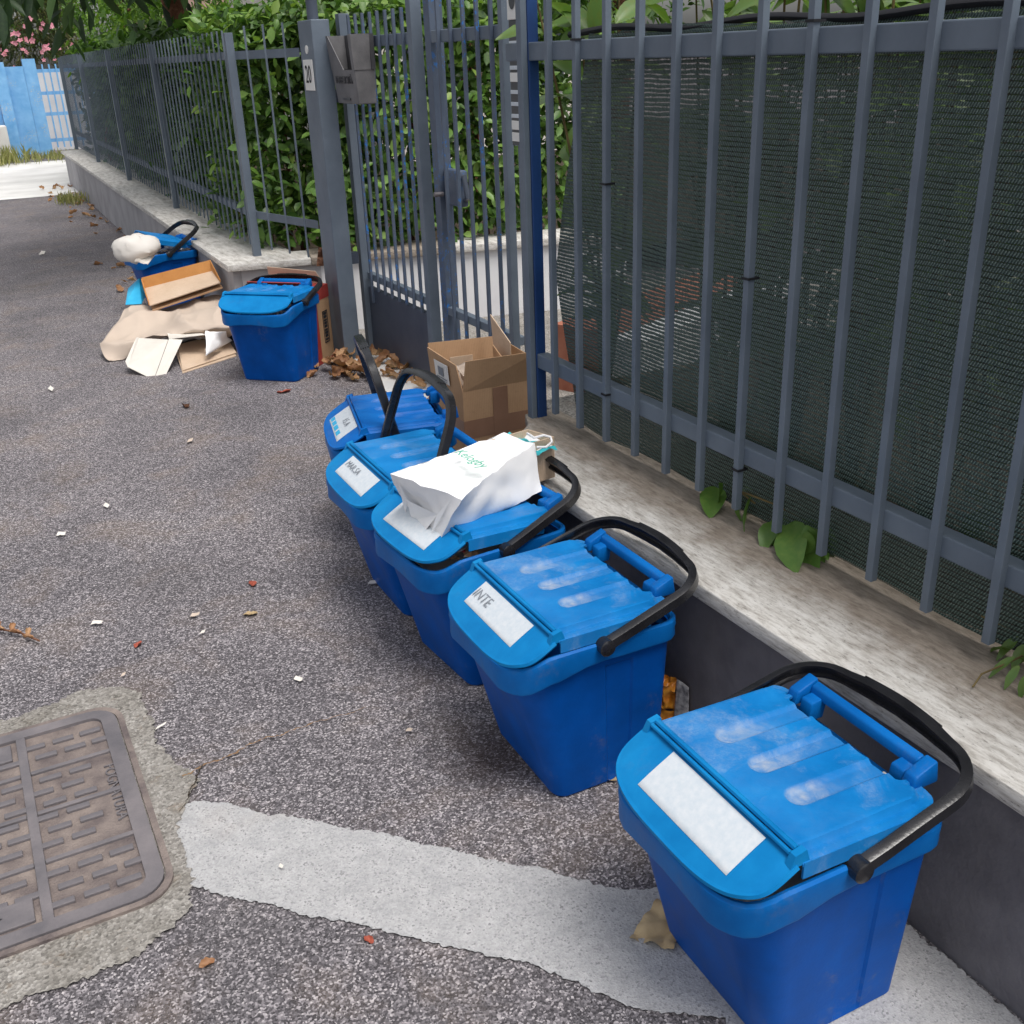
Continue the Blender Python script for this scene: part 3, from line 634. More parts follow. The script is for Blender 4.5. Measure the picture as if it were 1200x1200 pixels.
# short return panel to the gate post
for z in (1.515, .665):
    c0 = LW(.22, T)
    MB().hexa([(c0.x+.02, c0.y-.02, z), (1.74, 5.57, z), (1.74, 5.60, z), (c0.x+.02, c0.y+.016, z)], [(c0.x+.02, c0.y-.02, z+.042), (1.74, 5.57, z+.042), (1.74, 5.60, z+.042), (c0.x+.02, c0.y+.016, z+.042)]).build('rail', 'steel', fl)
c0 = LW(.22, T)
for k in (1, 2, 3): 
    f = k/3.6; link('bar', bar2, fl, (c0.x+(1.73-c0.x)*f-.012, c0.y+(5.56-c0.y)*f-.028, .51), (0, 0, -.5))

# ------------------------------------------------------------------ bins
def outline(x0, x1, hy, rf, rr, nf=8, nr=4):
    """closed outline, front is -x; returns (x, y, side recess weight)"""
    pts = []
    def arc(cx, cy, r, a0, a1, n):
        for k in range(n+1):
            a = R_(a0+(a1-a0)*k/n); pts.append((cx+r*math.cos(a), cy+r*math.sin(a), 0))
    arc(x1-rr, -hy+rr, rr, 0, -90, nr)
    xa, xb = x1-rr, x0+rf
    for f, wgt in ((.28, 0), (.30, 1), (.42, 1), (.54, 1), (.56, 0), (.75, 0)): pts.append((xa+(xb-xa)*f, -hy, wgt))
    arc(x0+rf, -hy+rf, rf, -90, -180, nf)
    pts.append((x0, 0, 0))
    arc(x0+rf, hy-rf, rf, 180, 90, nf)
    for f, wgt in ((.25, 0), (.44, 0), (.46, 1), (.58, 1), (.70, 1), (.72, 0)): pts.append((xb+(xa-xb)*f, hy, wgt))
    arc(x1-rr, hy-rr, rr, 90, 0, nr)
    return pts
def offs(pts, d):
    n = len(pts); out = []
    for i in range(n):
        a = Vector(pts[i-1][:2]); b = Vector(pts[(i+1) % n][:2]); t = (b-a).normalized(); nrm = Vector((-t.y, t.x))
        out.append((pts[i][0]-nrm.x*-d, pts[i][1]-nrm.y*-d))
    return out
TOP = (-.182, .195, .186, .09, .03); BOT = (-.078, .190, .153, .032, .022)
def rim_z(x): return .398-.027*smooth01(-.10, -.17, x)
def sec(z, shrink=0., rec=0.):
    t = z/.39; q = [a+(b-a)*t for a, b in zip(BOT, TOP)]
    o = outline(q[0]+shrink, q[1]-shrink, q[2]-shrink, max(.012, q[3]-shrink), max(.01, q[4]-shrink))
    return [(x, y-(math.copysign(rec*wg, y)), z if z < .29 else .29+(z-.29)*(rim_z(x)-.012-.29)/.098) for x, y, wg in o]
def mesh_body():
    b = MB()
    zs = [0, .006, .02, .06, .12, .18, .24, .30, .325, .33, .388]
    secs = [sec(z, .004 if z == 0 else 0., .0045 if .02 <= z <= .325 else 0) for z in zs]
    ins = [sec(z, .005) for z in (.388, .2, .03)]
    b.loft(secs+ins, True, True, True)
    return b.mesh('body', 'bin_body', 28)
def mesh_rim():
    base = outline(*TOP); n = len(base)
    o = lambda d: outline(TOP[0]-d, TOP[1]+d, TOP[2]+d, TOP[3]+d, TOP[4]+d)
    low = []; low_in = []
    for (x, y, _), (xi, yi, _) in zip(o(.011), o(-.003)):
        if x < -.16: dz = .052 + .010*smooth01(.085, .105, abs(y))
        elif x < .03: dz = .062-.018*smooth01(-.10, .0, x)
        else: dz = .046
        z = rim_z(x)-dz
        low.append((x, y, z)); low_in.append((xi, yi, z+.002))
    up = lambda d, z: [(x, y, rim_z(x)+z-.398) for x, y, _ in o(d)]
    mid = [(x, y, z+.005) for (x, y, _), (_, _, z) in zip(o(.013), low)]
    b = MB(); b.loft([low_in, low, mid, up(.012, .375), up(.014, .384), up(.013, .394), up(.008, .398), up(.002, .396), up(-.004, .38), up(-.008, .36)], True)
    return b.mesh('rim', 'bin_rim', 35)
HZ = Vector((.186, 0, .425))       # lid hinge line
def finger(x, y):
    d = 1.
    for fy in (-.088, 0, .088):
        if x < -.008: rr = math.hypot((x+.008)*1.0, y-fy)
        else: rr = abs(y-fy)
        d = min(d, rr/.023)
    return d
def lid_z(x, y):
    pad = smooth01(.178, .170, abs(y))*(smooth01(.172, .16, x) if abs(y) > .14 else 1.)
    cr = .160-.03*0
    if abs(y) > .13 and x > .12: pad *= smooth01(.052, .042, math.hypot(max(0, abs(y)-.13), max(0, x-.125)))
    z = .434+.011*pad-.008*smooth01(.185, .191, abs(y))
    z -= .0085*(1-smooth01(.55, 1.0, finger(x, y)))*pad
    z += .0025*math.cos(y*71)*smooth01(.02, .12, x)*pad
    return z
def mesh_lid():
    b = MB(); nu, nv = 80, 116
    def fn(u, v):
        y = -.1915+v*.383; xr = .185-.032*smooth01(.150, .122, abs(y)); x = -.087+u*(xr+.087)
        # rounded rear corners
        if x > .15:
            c = (x-.15)/.035; lim = .1915-.035*(1-math.sqrt(max(0, 1-c*c))); y *= lim/.1915
        return Vector((x, y, lid_z(x, y)))-HZ
    b.grid(fn, nu, nv, .005)
    # side skirt
    for s in (-1, 1):
        b.box((-.085-HZ.x, s*.1905-.002, .399-HZ.z), (.13-HZ.x, s*.1905+.002, .428-HZ.z))
    me = b.mesh('lid', 'bin_lid', 30)
    at = me.attributes.new('wear', 'FLOAT', 'POINT')
    at.data.foreach_set('value', [smooth01(1.05, .7, finger(p.co.x+HZ.x, p.co.y))*(.10+.90*smooth01(.09, -.005, p.co.x+HZ.x)) for p in me.vertices])
    return me
FL = .100
def flap_z(f): return .436-.058*f-.006*f**4
def flap_pt(s, v, dz=0):
    x = -.092-FL*math.sin(s*math.pi/2)
    k = max(0., (math.sin(s*math.pi/2)-.18)/.82)
    hw = .189*max(0., 1-k**3.2)**(1/3.2)
    if s >= .999: hw = .0
    y = (v*2-1)*hw
    f = (-.092-x)/FL
    return Vector((x, y, flap_z(f)-.004*smooth01(.165, .19, abs(y))+dz))-HZ
def mesh_flap():
    b = MB(); b.grid(lambda u, v: flap_pt(u, v), 34, 40, .005)
    # lipped edge running round the flap
    edge = [flap_pt(u, 0, -.006) for u in np.linspace(.02, 1, 30)]+[flap_pt(u, 1, -.006) for u in np.linspace(1, .02, 30)]
    b.tube(edge, .006, 6)
    inner = []
    # grooved hinge ridge with its end tabs
    for dx, r, hz in ((-.087, .0055, .442), (-.098, .004, .439)):
        b.tube([(dx-HZ.x, -.176, hz-HZ.z), (dx-HZ.x, .176, hz-HZ.z)], r, 8)
    for s in (-1, 1):
        b.hexa([(-.108-HZ.x, s*.183-.007, .424-HZ.z), (-.072-HZ.x, s*.183-.007, .424-HZ.z), (-.072-HZ.x, s*.183+.007, .424-HZ.z), (-.108-HZ.x, s*.183+.007, .424-HZ.z)],
               [(-.100-HZ.x, s*.183-.006, .443-HZ.z), (-.080-HZ.x, s*.183-.006, .448-HZ.z), (-.080-HZ.x, s*.183+.006, .448-HZ.z), (-.100-HZ.x, s*.183+.006, .443-HZ.z)])
    return b.mesh('flap', 'bin_flap', 35)
def mesh_hinge():
    b = MB()
    for s in (-1, 1):
        b.hexa([(.165, s*.135-.013, .428), (.222, s*.135-.013, .43), (.222, s*.135+.013, .43), (.165, s*.135+.013, .428)],
               [(.172, s*.135-.012, .452), (.216, s*.135-.012, .470), (.216, s*.135+.012, .470), (.172, s*.135+.012, .452)])
        b.hexa([(.17, s*.105-.014, .41), (.205, s*.105-.014, .41), (.205, s*.105+.014, .41), (.17, s*.105+.014, .41)],
               [(.176, s*.105-.014, .446), (.212, s*.105-.014, .452), (.212, s*.105+.014, .452), (.176, s*.105+.014, .446)])
    b.hexa([(.196, -.1218, .444), (.220, -.1218, .446), (.220, .1218, .446), (.196, .1218, .444)], [(.200, -.1218, .462), (.214, -.1218, .467), (.214, .1218, .467), (.200, .1218, .462)])
    return b.mesh('hinge_bar', 'bin_rim', 40, .0035)
def handle_path(n=9):
    L, W, r = .272, .203, .085; P = [(0, -W), (.05, -W), (.11, -W+.002), (L-r, -W+.004)]
    for k in range(1, n): a = R_(90*k/n); P.append((L-r+r*math.sin(a), -W+.004+r*(1-math.cos(a))))
    P += [(L+.001, -W+.004+r), (L+.010, -.06), (L+.013, 0)]
    return P+[(u, -v) for u, v in reversed(P[:-1])]
def mesh_handle():
    P = handle_path(); secs = []; n = len(P)
    for i, (u, v) in enumerate(P):
        a = Vector(P[max(0, i-1)]); c = Vector(P[min(n-1, i+1)]); t = (c-a).normalized(); nr = Vector((-t.y, t.x))
        hw, ht = .0085, .0135
        grip = smooth01(.115, .085, abs(v))
        prof = [(-hw, -ht), (hw*.2, -ht), (hw, -ht*.75), (hw, ht*.75), (hw*.2, ht), (-hw, ht), (-hw, ht*.62), (-hw*.35, ht*.55), (-hw*.35, -ht*.55), (-hw, -ht*.62)]
        g = 1+.22*grip
        secs.append([(u-nr.x*p*g, v-nr.y*p*g, h*g) for p, h in prof])
    b = MB().loft(secs, True, True, True)
    return b.mesh('handle', 'black_plastic', 38)
def mesh_grip():
    b = MB()
    for k in range(4):
        h = -.0115+k*.0077
        b.tube([(.283+.0105*1.0, y, h) if False else (.2945-.35*abs(y)**1.6, y, h) for y in np.linspace(-.085, .085, 11)], .0024, 6)
    return b.mesh('grip_rib', 'black_plastic', 60)
def mesh_pivot():
    b = MB()
    b.tube([(0, .190, 0), (0, .215, 0), (0, .218, 0)], [.018, .018, .014], 18)
    return b.mesh('pivot', 'black_plastic', 40)
ME = dict(body=mesh_body(), rim=mesh_rim(), lid=mesh_lid(), flap=mesh_flap(), hinge=mesh_hinge(), handle=mesh_handle(), grip=mesh_grip(), pivot=mesh_pivot())
def variant(me, mat):
    c = me.copy(); c.materials.clear(); c.materials.append(M[mat]); return c
ME['lid_worn'] = variant(ME['lid'], 'bin_lid_worn'); ME['lid_dark'] = variant(ME['lid'], 'bin_dark'); ME['flap_dark'] = variant(ME['flap'], 'bin_dark'); ME['hinge_dark'] = variant(ME['hinge'], 'bin_dark')
def label_mesh(u0=.13, u1=.60, v0=-.112, v1=.118, mat='label', curl=0):
    b = MB()
    def fn(u, v):
        f = u0+(u1-u0)*u; x = -.092-FL*f; y = v0+(v1-v0)*v
        return Vector((x, y, flap_z(f)+.0012))-HZ
    b.grid(fn, 8, 10, .0006); return b.mesh('label', mat, 60)
GROUPB = 'blue bins along the wall'
def make_bin(label, x, y, yaw, handle, lid_a=0., lid='lid', flap='flap', hinge='hinge', lab=(.13, .62, -.115, .115), tilt=(0, 0), text=None):
    t = thing('waste_bin', label, 'bin', (x, y, 0), R_(yaw), GROUPB)
    t.rotation_euler = (R_(tilt[0]), R_(tilt[1]), R_(yaw))
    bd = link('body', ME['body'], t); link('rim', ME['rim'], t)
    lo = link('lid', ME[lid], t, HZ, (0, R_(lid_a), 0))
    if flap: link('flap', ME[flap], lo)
    if lab:
        link('label', label_mesh(*lab), lo)
        for body, size, u, v in (text or []):
            tm = link('lettering', textmesh(body, size, 'grey_ink', .0002), lo)
            xx = -.092-FL*u; tm.matrix_local = frame_mat(Vector((xx, v, flap_z(u)+.0034))-HZ, (0, -1, 0), (1, 0, .42))
    hb = link('hinge_bar', ME[hinge], lo, -HZ)
    h = link('handle', ME['handle'], t, (.012, 0, .392), (0, -R_(handle), 0))
    link('grip_rib', ME['grip'], h); link('pivot', ME['pivot'], t, (.012, 0, .392)); link('pivot', ME['pivot'], t, (.012, 0, .392), (0, 0, math.pi))
    return t
make_bin('blue bin with blank white label and papers bulging from under its scuffed lid', .957, 1.024, -1.4, 13.5, 1.6, 'lid_worn', lab=(.10, .78, -.128, .106))
make_bin('blue bin with scuffed closed lid and INTE label, orange wrapper behind it', .974, 1.738, -1.0, 17.5, 0.0, 'lid_worn', lab=(.12, .68, -.115, .110), text=[('INTE', .034, .40, .07)])
make_bin('blue bin with a white paper bag lying on its lid', .992, 2.235, 4.0, 22, 3.0, lab=(.12, .75, -.115, .112))
make_bin('blue bin with raised handle and label handwritten MAR SA', 1.0, 2.66, -.8, 70, 0, 'lid', lab=(.14, .74, -.115, .110), text=[('MAR.SA', .030, .38, .045)])
b5 = make_bin('deep blue bin with cyan and white label and handle standing upright', 1.122, 3.10, -13, 103, 0, 'lid_dark', 'flap_dark', 'hinge_dark', lab=(.10, .80, -.115, .110), text=[('15 A', .034, .36, -.02)])
make_bin('blue bin with cyan lid standing alone before the red edged box', 1.322, 5.215, 46, 14, 2.2, 'lid', lab=None)
_p = G(190, 299, .392); B7 = (_p.x-.012+.02, _p.y+.20)
b7 = make_bin('blue bin with lid propped open by a white bag behind the cardboard pile', B7[0], B7[1], 7, 32, 15, 'lid', None, 'hinge_dark', lab=None)
# printed cyan squares on one label
for o in b5.children:
    if o.name.startswith('lid'):
        for k, (u0, u1) in enumerate(((.62, .76),)):
            for j, (v0, v1) in enumerate(((.075, .105), (.03, .065), (-.02, .02), (-.07, -.035))):
                link('printed_mark', label_mesh(u0, u1, v0, v1, 'cyan'), o, (0, 0, .0008))

# crumpled contents ----------------------------------------------------
def crumple(name, corners, nx, ny, amp, seed, mats, freq=6., thick=0, sag=0., parent=None):
    c = [Vector(p) for p in corners]; n = (c[1]-c[0]).cross(c[3]-c[0]).normalized(); b = MB()
    def fn(u, v):
        p = (c[0]*(1-u)+c[1]*u)*(1-v)+(c[3]*(1-u)+c[2]*u)*v
        q = Vector((p.x*freq+seed*7.1, p.y*freq, p.z*freq))
        r = (1-abs(mn.noise(q))*2)+.5*(1-abs(mn.noise(q*2.1))*2)+.3*mn.noise(q*4.5)
        return p+n*(amp*(r-.6))+Vector((0, 0, -sag*((u-.5)**2+(v-.5)**2)))
    b.grid(fn, nx, ny)
    o = b.build(name, mats, parent, 50)
    if thick:
        md = o.modifiers.new('thickness', 'SOLIDIFY'); md.thickness = thick
    return o
def contents(label, x, y, yaw, seed, n=90, z=.388, big=1.0, zf=1.):
    rng = random.Random(seed); b = MB(); cy, sy = math.cos(R_(yaw)), math.sin(R_(yaw))
    for k in range(n):
        lx, ly = rng.uniform(-.17, .16), rng.uniform(-.17, .17)
        if lx < -.12 and abs(ly) > .12: continue
        p = Vector((lx, ly, z+rng.uniform(-.03, .02)))
        a = Vector((rng.uniform(-1, 1), rng.uniform(-1, 1), rng.uniform(-.35, .35)))*.05*big; d = Vector((rng.uniform(-1, 1), rng.uniform(-1, 1), rng.uniform(-.35, .35)))*.04*big
        m = (a+d)*.5+Vector((0, 0, rng.uniform(-.012, .012)))
        qd = []
        for w_ in (p, p+a, p+a+d, p+d, p+m):
            X_ = max(-.160, min(.17, w_.x)); lim = .168 if X_ > -.10 else .168-(-.10-X_)*1.1; Y_ = max(-lim, min(lim, w_.y))
            qd.append(Vector((x+X_*cy-Y_*sy, y+X_*sy+Y_*cy, min(w_.z, z+.016)-.026*smooth01(-.08, -.165, X_))))
        b.add(qd, [(0, 1, 4), (1, 2, 4), (2, 3, 4), (3, 0, 4)], rng.choice([0, 0, 0, 1, 1, 2, 3, 3, 5, 6]))
    # filling below
    b.add([(x+lx*cy-ly*sy, y+lx*sy+ly*cy, z-.085) for lx, ly in ((-.13, -.12), (.16, -.15), (.16, .15), (-.13, .12))], [(0, 1, 2, 3)], 3)
    o = b.build('waste_paper', ['white_paper', 'newsprint', 'card', 'cream_paper', 'grey_ink', 'red_print', 'card_pale']); tag(o, label, 'waste paper'); o['kind'] = 'stuff'
    return o
contents('torn paper and newsprint filling the bin with the blank label', .957, 1.024, -1.4, 3, 260, .392, .6)
contents('torn paper and wrappers filling the bin under the white bag', .992, 2.235, 4, 5, 110, .396)
contents('newsprint scraps filling the bin before the red edged box', 1.322, 5.215, 46, 8, 90, .393)
contents('paper scraps filling the propped open far bin', B7[0], B7[1], 7, 9, 110, .39, 1.2)

# white paper bag on the third bin ------------------------------------
bagm = Matrix.Identity(4)
A0 = G(458, 556, .555); E0 = G(591, 509, .575); Bt = G(541, 585, .545); Cb = G(517, 632, .428); Db = G(474, 594, .430); Er = G(637, 576, .455); Et = G(625, 520, .565); Df = Vector((E0.x+.0, E0.y+.02, .455))
bag = thing('paper_bag', 'white paper carrier bag with green lettering lying on a bin lid', 'bag', (0, 0, 0))
def patch(b, c, nx, ny, amp, freq, seed, bulge=0, mi=0):
    c = [Vector(p) for p in c]; n = (c[1]-c[0]).cross(c[3]-c[0]).normalized()
    def fn(u, v):
        p = (c[0]*(1-u)+c[1]*u)*(1-v)+(c[3]*(1-u)+c[2]*u)*v
        e = 16*u*(1-u)*v*(1-v)
        q = Vector((p.x*freq+seed, p.y*freq, p.z*freq)); r = 1-abs(mn.noise(q))*2.2+.4*mn.noise(q*2.3)
        return p+n*(e*bulge+amp*(r-.5)*min(1, e*2.2))
    b.grid(fn, nx, ny, 0, mi)
b = MB()
patch(b, [A0, E0, Et, Bt], 26, 16, .004, 11, 1, .006)            # top
patch(b, [Bt, Et, Er, Cb], 26, 12, .008, 9, 4, -.016)              # near side with its gusset fold
patch(b, [A0, Bt, Cb, Db], 16, 10, .006, 16, 7, .004)             # bottom end
patch(b, [Db, Cb, Er, Df], 8, 8, 0, 1, 0); patch(b, [A0, Db, Df, E0], 12, 6, .003, 8, 2)
b.v = [tuple(Vector(p)+Vector((mn.noise(Vector(p)*13), mn.noise(Vector(p)*13+Vector((9, 0, 0))), mn.noise(Vector(p)*13+Vector((0, 9, 0)))))*.0075+Vector((0, 0, .004*(1-2.2*abs(mn.noise(Vector(p)*24)))))) for p in b.v]
b.build('bag_body', 'white_paper', bag, 50)
mid = (A0+Bt+Cb+Db)/4; nrm = (Bt-A0).cross(Db-A0).normalized(); nrm = nrm if nrm.dot(Vector((0, 0, 1.5))-mid) > 0 else -nrm
b = MB()
f1 = Bt.lerp(Cb, .5)*.55+mid*.45; f2 = A0.lerp(Db, .5)*.55+mid*.45
for q4 in ([Bt.lerp(A0, .12), f1, Cb.lerp(Db, .2)], [A0.lerp(Bt, .12), f2, Db.lerp(Cb, .12)], [f1, f2, Db.lerp(Cb, .3), Cb.lerp(Db, .35)]):
    p = [v+nrm*(.006+.004*i) for i, v in enumerate(q4)]; b.add(p, [tuple(range(len(p)))])
b.build('folded_flap', 'white_paper', bag)
tm = link('lettering', textmesh('Kelogby', .052, 'green_ink', .0003), bag)
tu = (E0-A0).normalized(); tv = (Bt-A0); tno = tu.cross(tv).normalized(); tno = tno if tno.z > 0 else -tno
c = A0*.20+E0*.40+Et*.25+Bt*.15+tno*.009
tdir = (G(565, 545, .56)-G(534, 527, .56)).normalized()
tm.matrix_local = frame_mat(G(553, 546, .570)+Vector((0, 0, .019)), tdir, -tu if tdir.cross(-tu).z > 0 else tu)
tm.scale = (.8, .8, 1)
cb = thing('gift_box', 'small open cardboard box sticking out of the white paper bag', 'box', (0, 0, 0))
p1, p2, p3 = G(592, 516, .555), G(609, 507, .575), G(648, 529, .56)
inn = (Et-E0).normalized()
w1 = E0.lerp(Et, .12); w2 = E0.lerp(Et, .95); fw = (E0-A0).normalized(); fw.z = 0; fw.normalize()
dn = Vector((0, 0, -.115))
a, d, c2, d2 = w1-fw*.05, w1+fw*.07, w2+fw*.075, w2-fw*.05
MB().slab([d, c2, c2+dn, d+dn], .004).build('panel', 'card_pale', cb)
MB().slab([c2, d2, d2+dn, c2+dn], .004).build('panel', 'card_pale', cb)
MB().slab([a, d, d+dn, a+dn], -.004).build('panel', 'card_pale', cb)
MB().slab([a+dn, d+dn, c2+dn, d2+dn], .004).build('panel', 'card_pale', cb)
for k, (f, zz, mt) in enumerate(((.3, -.012, 'teal'), (.75, -.018, 'teal'), (.52, -.02, 'white_paper'))):
    q0 = w1.lerp(w2, f)+fw*.03+Vector((0, 0, zz)); crumple('tissue_paper', [q0-fw*.05-inn*.04, q0+fw*.035-inn*.04, q0+fw*.035+inn*.04, q0-fw*.05+inn*.04], 8, 8, .012, k, mt, 22, 0, 0, cb)
h0, h1 = Et+Vector((0, 0, .004))-fw*.02, Et-inn*.06+Vector((0, 0, .005))
hp = [G(*p_) for p_ in ((618, 508, .575), (626, 513, .58), (637, 510, .585), (645, 512, .575), (647, 518, .565), (640, 524, .56), (629, 524, .562))]
MB().tube(hp, .0035, 6).build('bag_handle', 'white_paper', bag, 60)
# small white scrap and strips under lids
def scrap(name, label, cat, cs, amp, seed, mat, freq=12, nx=10, ny=8, thick=.0008, group=None):
    return tag(crumple(name, cs, nx, ny, amp, seed, mat, freq, thick), label, cat, group)
scrap('paper_scrap', 'white paper scrap tucked under the black handle of the bagged bin', 'paper', [G(594, 624, .425), G(606, 603, .43), G(628, 602, .43), G(612, 620, .42)], .006, 3, 'white_paper', 30)
scrap('paper_sheet', 'pale folded sheet sticking out under the blank label bin lid', 'paper', [Vector((1.01, .845, .415)), Vector((1.12, .845, .425)), Vector((1.12, .93, .43)), Vector((1.01, .93, .425))], .004, 6, 'cream_paper', 20)
scrap('newspaper_sheet', 'crumpled newspaper sheet squeezed out beside the blank label bin lid', 'paper', [Vector((.885, .838, .402)), Vector((.985, .836, .412)), Vector((.985, .92, .42)), Vector((.885, .92, .415))], .006, 9, 'newsprint', 30)

# ------------------------------------------------------------------ big cardboard box by the gate
bx = thing('cardboard_box', 'open brown cardboard box with crossed parcel tape standing at the gate', 'box', (1.478, 3.25, 0), R_(-1))
W, D_, Hh = .285, .29, .395
MB().box((0, 0, .004), (W, .005, Hh)).build('panel', 'card', bx); MB().box((0, D_-.005, .004), (W, D_, Hh)).build('panel', 'card', bx)
MB().box((0, .0055, .004), (.005, D_-.0055, Hh)).build('panel', 'card', bx); MB().box((W-.005, .0055, .004), (W, D_-.0055, Hh)).build('panel', 'card', bx)
MB().box((0, 0, 0), (W, D_, .0035)).build('base_panel', 'card', bx)
def flapq(name, a, b_, ca, cb2, mat='card'): MB().slab([a, b_, cb2, ca], .004).build(name, mat, bx)
flapq('flap', (0.002, 0, Hh), (W-.002, 0, Hh), (.012, -.016, Hh+.115), (W+.012, -.03, Hh+.112))
flapq('flap', (0, D_, Hh), (0, 0, Hh), (-.012, D_-.01, Hh+.105), (-.004, .04, Hh+.09))
flapq('flap', (W, D_, Hh), (0, D_, Hh), (W+.015, D_+.01, Hh+.10), (.0, D_+.012, Hh+.115))
flapq('flap', (W, .01, Hh), (W, D_-.01, Hh), (W+.012, .04, Hh+.08), (W+.015, D_-.04, Hh+.09))
flapq('flap', (W-.03, .25, Hh-.02), (W-.03, .12, Hh-.02), (W-.045, .25, Hh+.20), (W-.035, .11, Hh+.12), 'card_pale')
flapq('inner_sheet', (.04, .20, Hh-.05), (.15, .23, Hh-.05), (.045, .20, Hh+.075), (.155, .24, Hh+.06), 'card_pale')
flapq('inner_sheet', (W-.07, .06, Hh-.05), (W-.06, .19, Hh-.05), (W-.075, .06, Hh+.06), (W-.065, .19, Hh+.10), 'card')
flapq('inner_sheet', (.03, .05, Hh-.05), (.035, .17, Hh-.05), (.035, .05, Hh+.04), (.045, .17, Hh+.06), 'kraft_paper')
MB().box((.0, -.0012, .215), (W, -.0002, .285)).build('tape', 'tape', bx); MB().box((-.0012, 0, .215), (-.0002, D_*.96, .285)).build('tape', 'tape', bx)
MB().box((.118, -.0024, .004), (.178, -.0013, .392)).build('tape', 'tape', bx)
MB().slab([(-.0125, .22, Hh+.075), (-.0105, .10, Hh+.075), (-.0052, .10, Hh+.0), (-.0062, .22, Hh+.0)], .0008).build('shipping_label', 'plate', bx)
for k, (y0, y1, z0, z1) in enumerate(((.14, .185, .025, .058), (.115, .205, .014, .018), (.115, .205, .006, .009))):
    fx = lambda z: -.0072-.0068*max(0, z)/.075-.0012
    MB().slab([(fx(z1), y1, Hh+z1), (fx(z1), y0, Hh+z1), (fx(z0), y0, Hh+z0), (fx(z0), y1, Hh+z0)], .0006).build('printed_mark', 'grey_ink', bx)
# packing inside
inbox = thing('packing_card', 'pale folded cardboard piece lying inside the open brown box', 'cardboard', (1.478, 3.25, 0), R_(-1))
MB().slab([(.075, .035, .405), (.205, .045, .41), (.205, .15, .455), (.085, .15, .452)], .02).build('folded_piece', 'card_pale', inbox)
MB().slab([(.01, .02, .34), (.27, .02, .34), (.27, .28, .35), (.01, .28, .35)], .30).build('folded_stack', 'card', inbox)
scrap('wrapping_paper', 'torn kraft paper scrap inside the open brown box', 'paper', [Vector((1.50, 3.29, .40)), Vector((1.55, 3.28, .43)), Vector((1.56, 3.40, .46)), Vector((1.50, 3.41, .44))], .02, 11, 'kraft_paper', 16)

# red-edged box beside the post ------------------------------------------
rb = thing('cardboard_box', 'brown cardboard box with red edges wedged against the gate post', 'box', (1.572, 5.285, 0), R_(45))
MB().box((0, 0, 0), (.19, .36, .40)).build('carton', 'card', rb, None, .003)
MB().box((-.0015, -.0015, .335), (.1915, .3615, .4015)).build('red_band', 'red_print', rb); MB().box((-.0016, -.0016, 0), (.045, .3616, .3345)).build('red_corner', 'red_print', rb)
MB().box((.0455, -.0014, 0), (.1914, .3614, .014)).build('red_band', 'red_print', rb)
b = MB()
b.box((.095, -.0030, .10), (.0985, -.0004, .27)); b.box((.1465, -.0030, .10), (.15, -.0004, .27)); b.box((.0986, -.0030, .10), (.1464, -.0004, .1045)); b.box((.0986, -.0030, .2655), (.1464, -.0004, .27))
b.build('printed_frame', 'ink', rb)
for k in range(9): MB().box((.107, -.0030, .112+k*.017), (.138, -.0004, .122+k*.017+(.004 if k % 3 else 0))).build('printed_mark', 'ink', rb)
MB().slab([(.0, .36, .40), (.0, .02, .40), (-.05, .03, .45), (-.05, .34, .45)], .004).build('flap', 'red_print', rb)
MB().slab([(.19, .02, .40), (.19, .34, .40), (.16, .33, .49), (.17, .05, .47)], .004).build('flap', 'card_pale', rb)
tag(crumple('dry_leaf', [Vector((1.72, 5.62, .46)), Vector((1.79, 5.60, .46)), Vector((1.78, 5.62, .55)), Vector((1.75, 5.64, .56))], 8, 8, .02, 4, 'bark', 25), 'curled dark dry leaf caught on the coping beside the gate post', 'leaf')

# ------------------------------------------------------------------ cardboard and paper pile
def draped(name, label, cx, cy, rx, ry, rot, h, seed, mat, folds=3.0):
    b = MB(); cr, sr = math.cos(rot), math.sin(rot)
    def fn(u, v):
        a, c = (u*2-1), (v*2-1)
        # square to rounded shape
        X = a*math.sqrt(1-c*c/2.4); Y = c*math.sqrt(1-a*a/2.4)
        wob = 1+.10*mn.noise(Vector((X*2.2, Y*2.2, seed)))
        lx, ly = X*rx*wob, Y*ry*wob
        e = max(0., 1-(X*X*1.35+Y*Y*1.25)); z = h*e**.42
        q = Vector((lx*4.5, ly*4.5, seed)); r = 1-abs(mn.noise(q))*2.4; r2 = 1-abs(mn.noise(q*2.2+Vector((3, 1, 2))))*2.2
        z = z*(1+.16*r)+.028*r*min(1, e*6)+.014*r2*min(1, e*6)
        return Vector((cx+lx*cr-ly*sr, cy+lx*sr+ly*cr, max(.004, z)))
    b.grid(fn, 70, 56); o = b.build(name, mat, None, 45); tag(o, label, 'paper'); return o
pc = (G(120, 400)+G(268, 392))/2
rowpx = [[(150, 372), (168, 366), (200, 364), (235, 360), (262, 356), (292, 358)], [(147, 366), (165, 358), (200, 357), (235, 352), (262, 347), (292, 350)], [(134, 382), (160, 372), (196, 370), (232, 364), (262, 356), (292, 360)],
         [(120, 403), (148, 393), (182, 386), (218, 378), (256, 372), (292, 374)], [(118, 408), (146, 399), (182, 394), (216, 391), (250, 388), (292, 388)], [(126, 423), (146, 419), (176, 399), (214, 396), (250, 393), (292, 393)], [(142, 424), (156, 412), (185, 402), (215, 399), (250, 396), (292, 396)]]
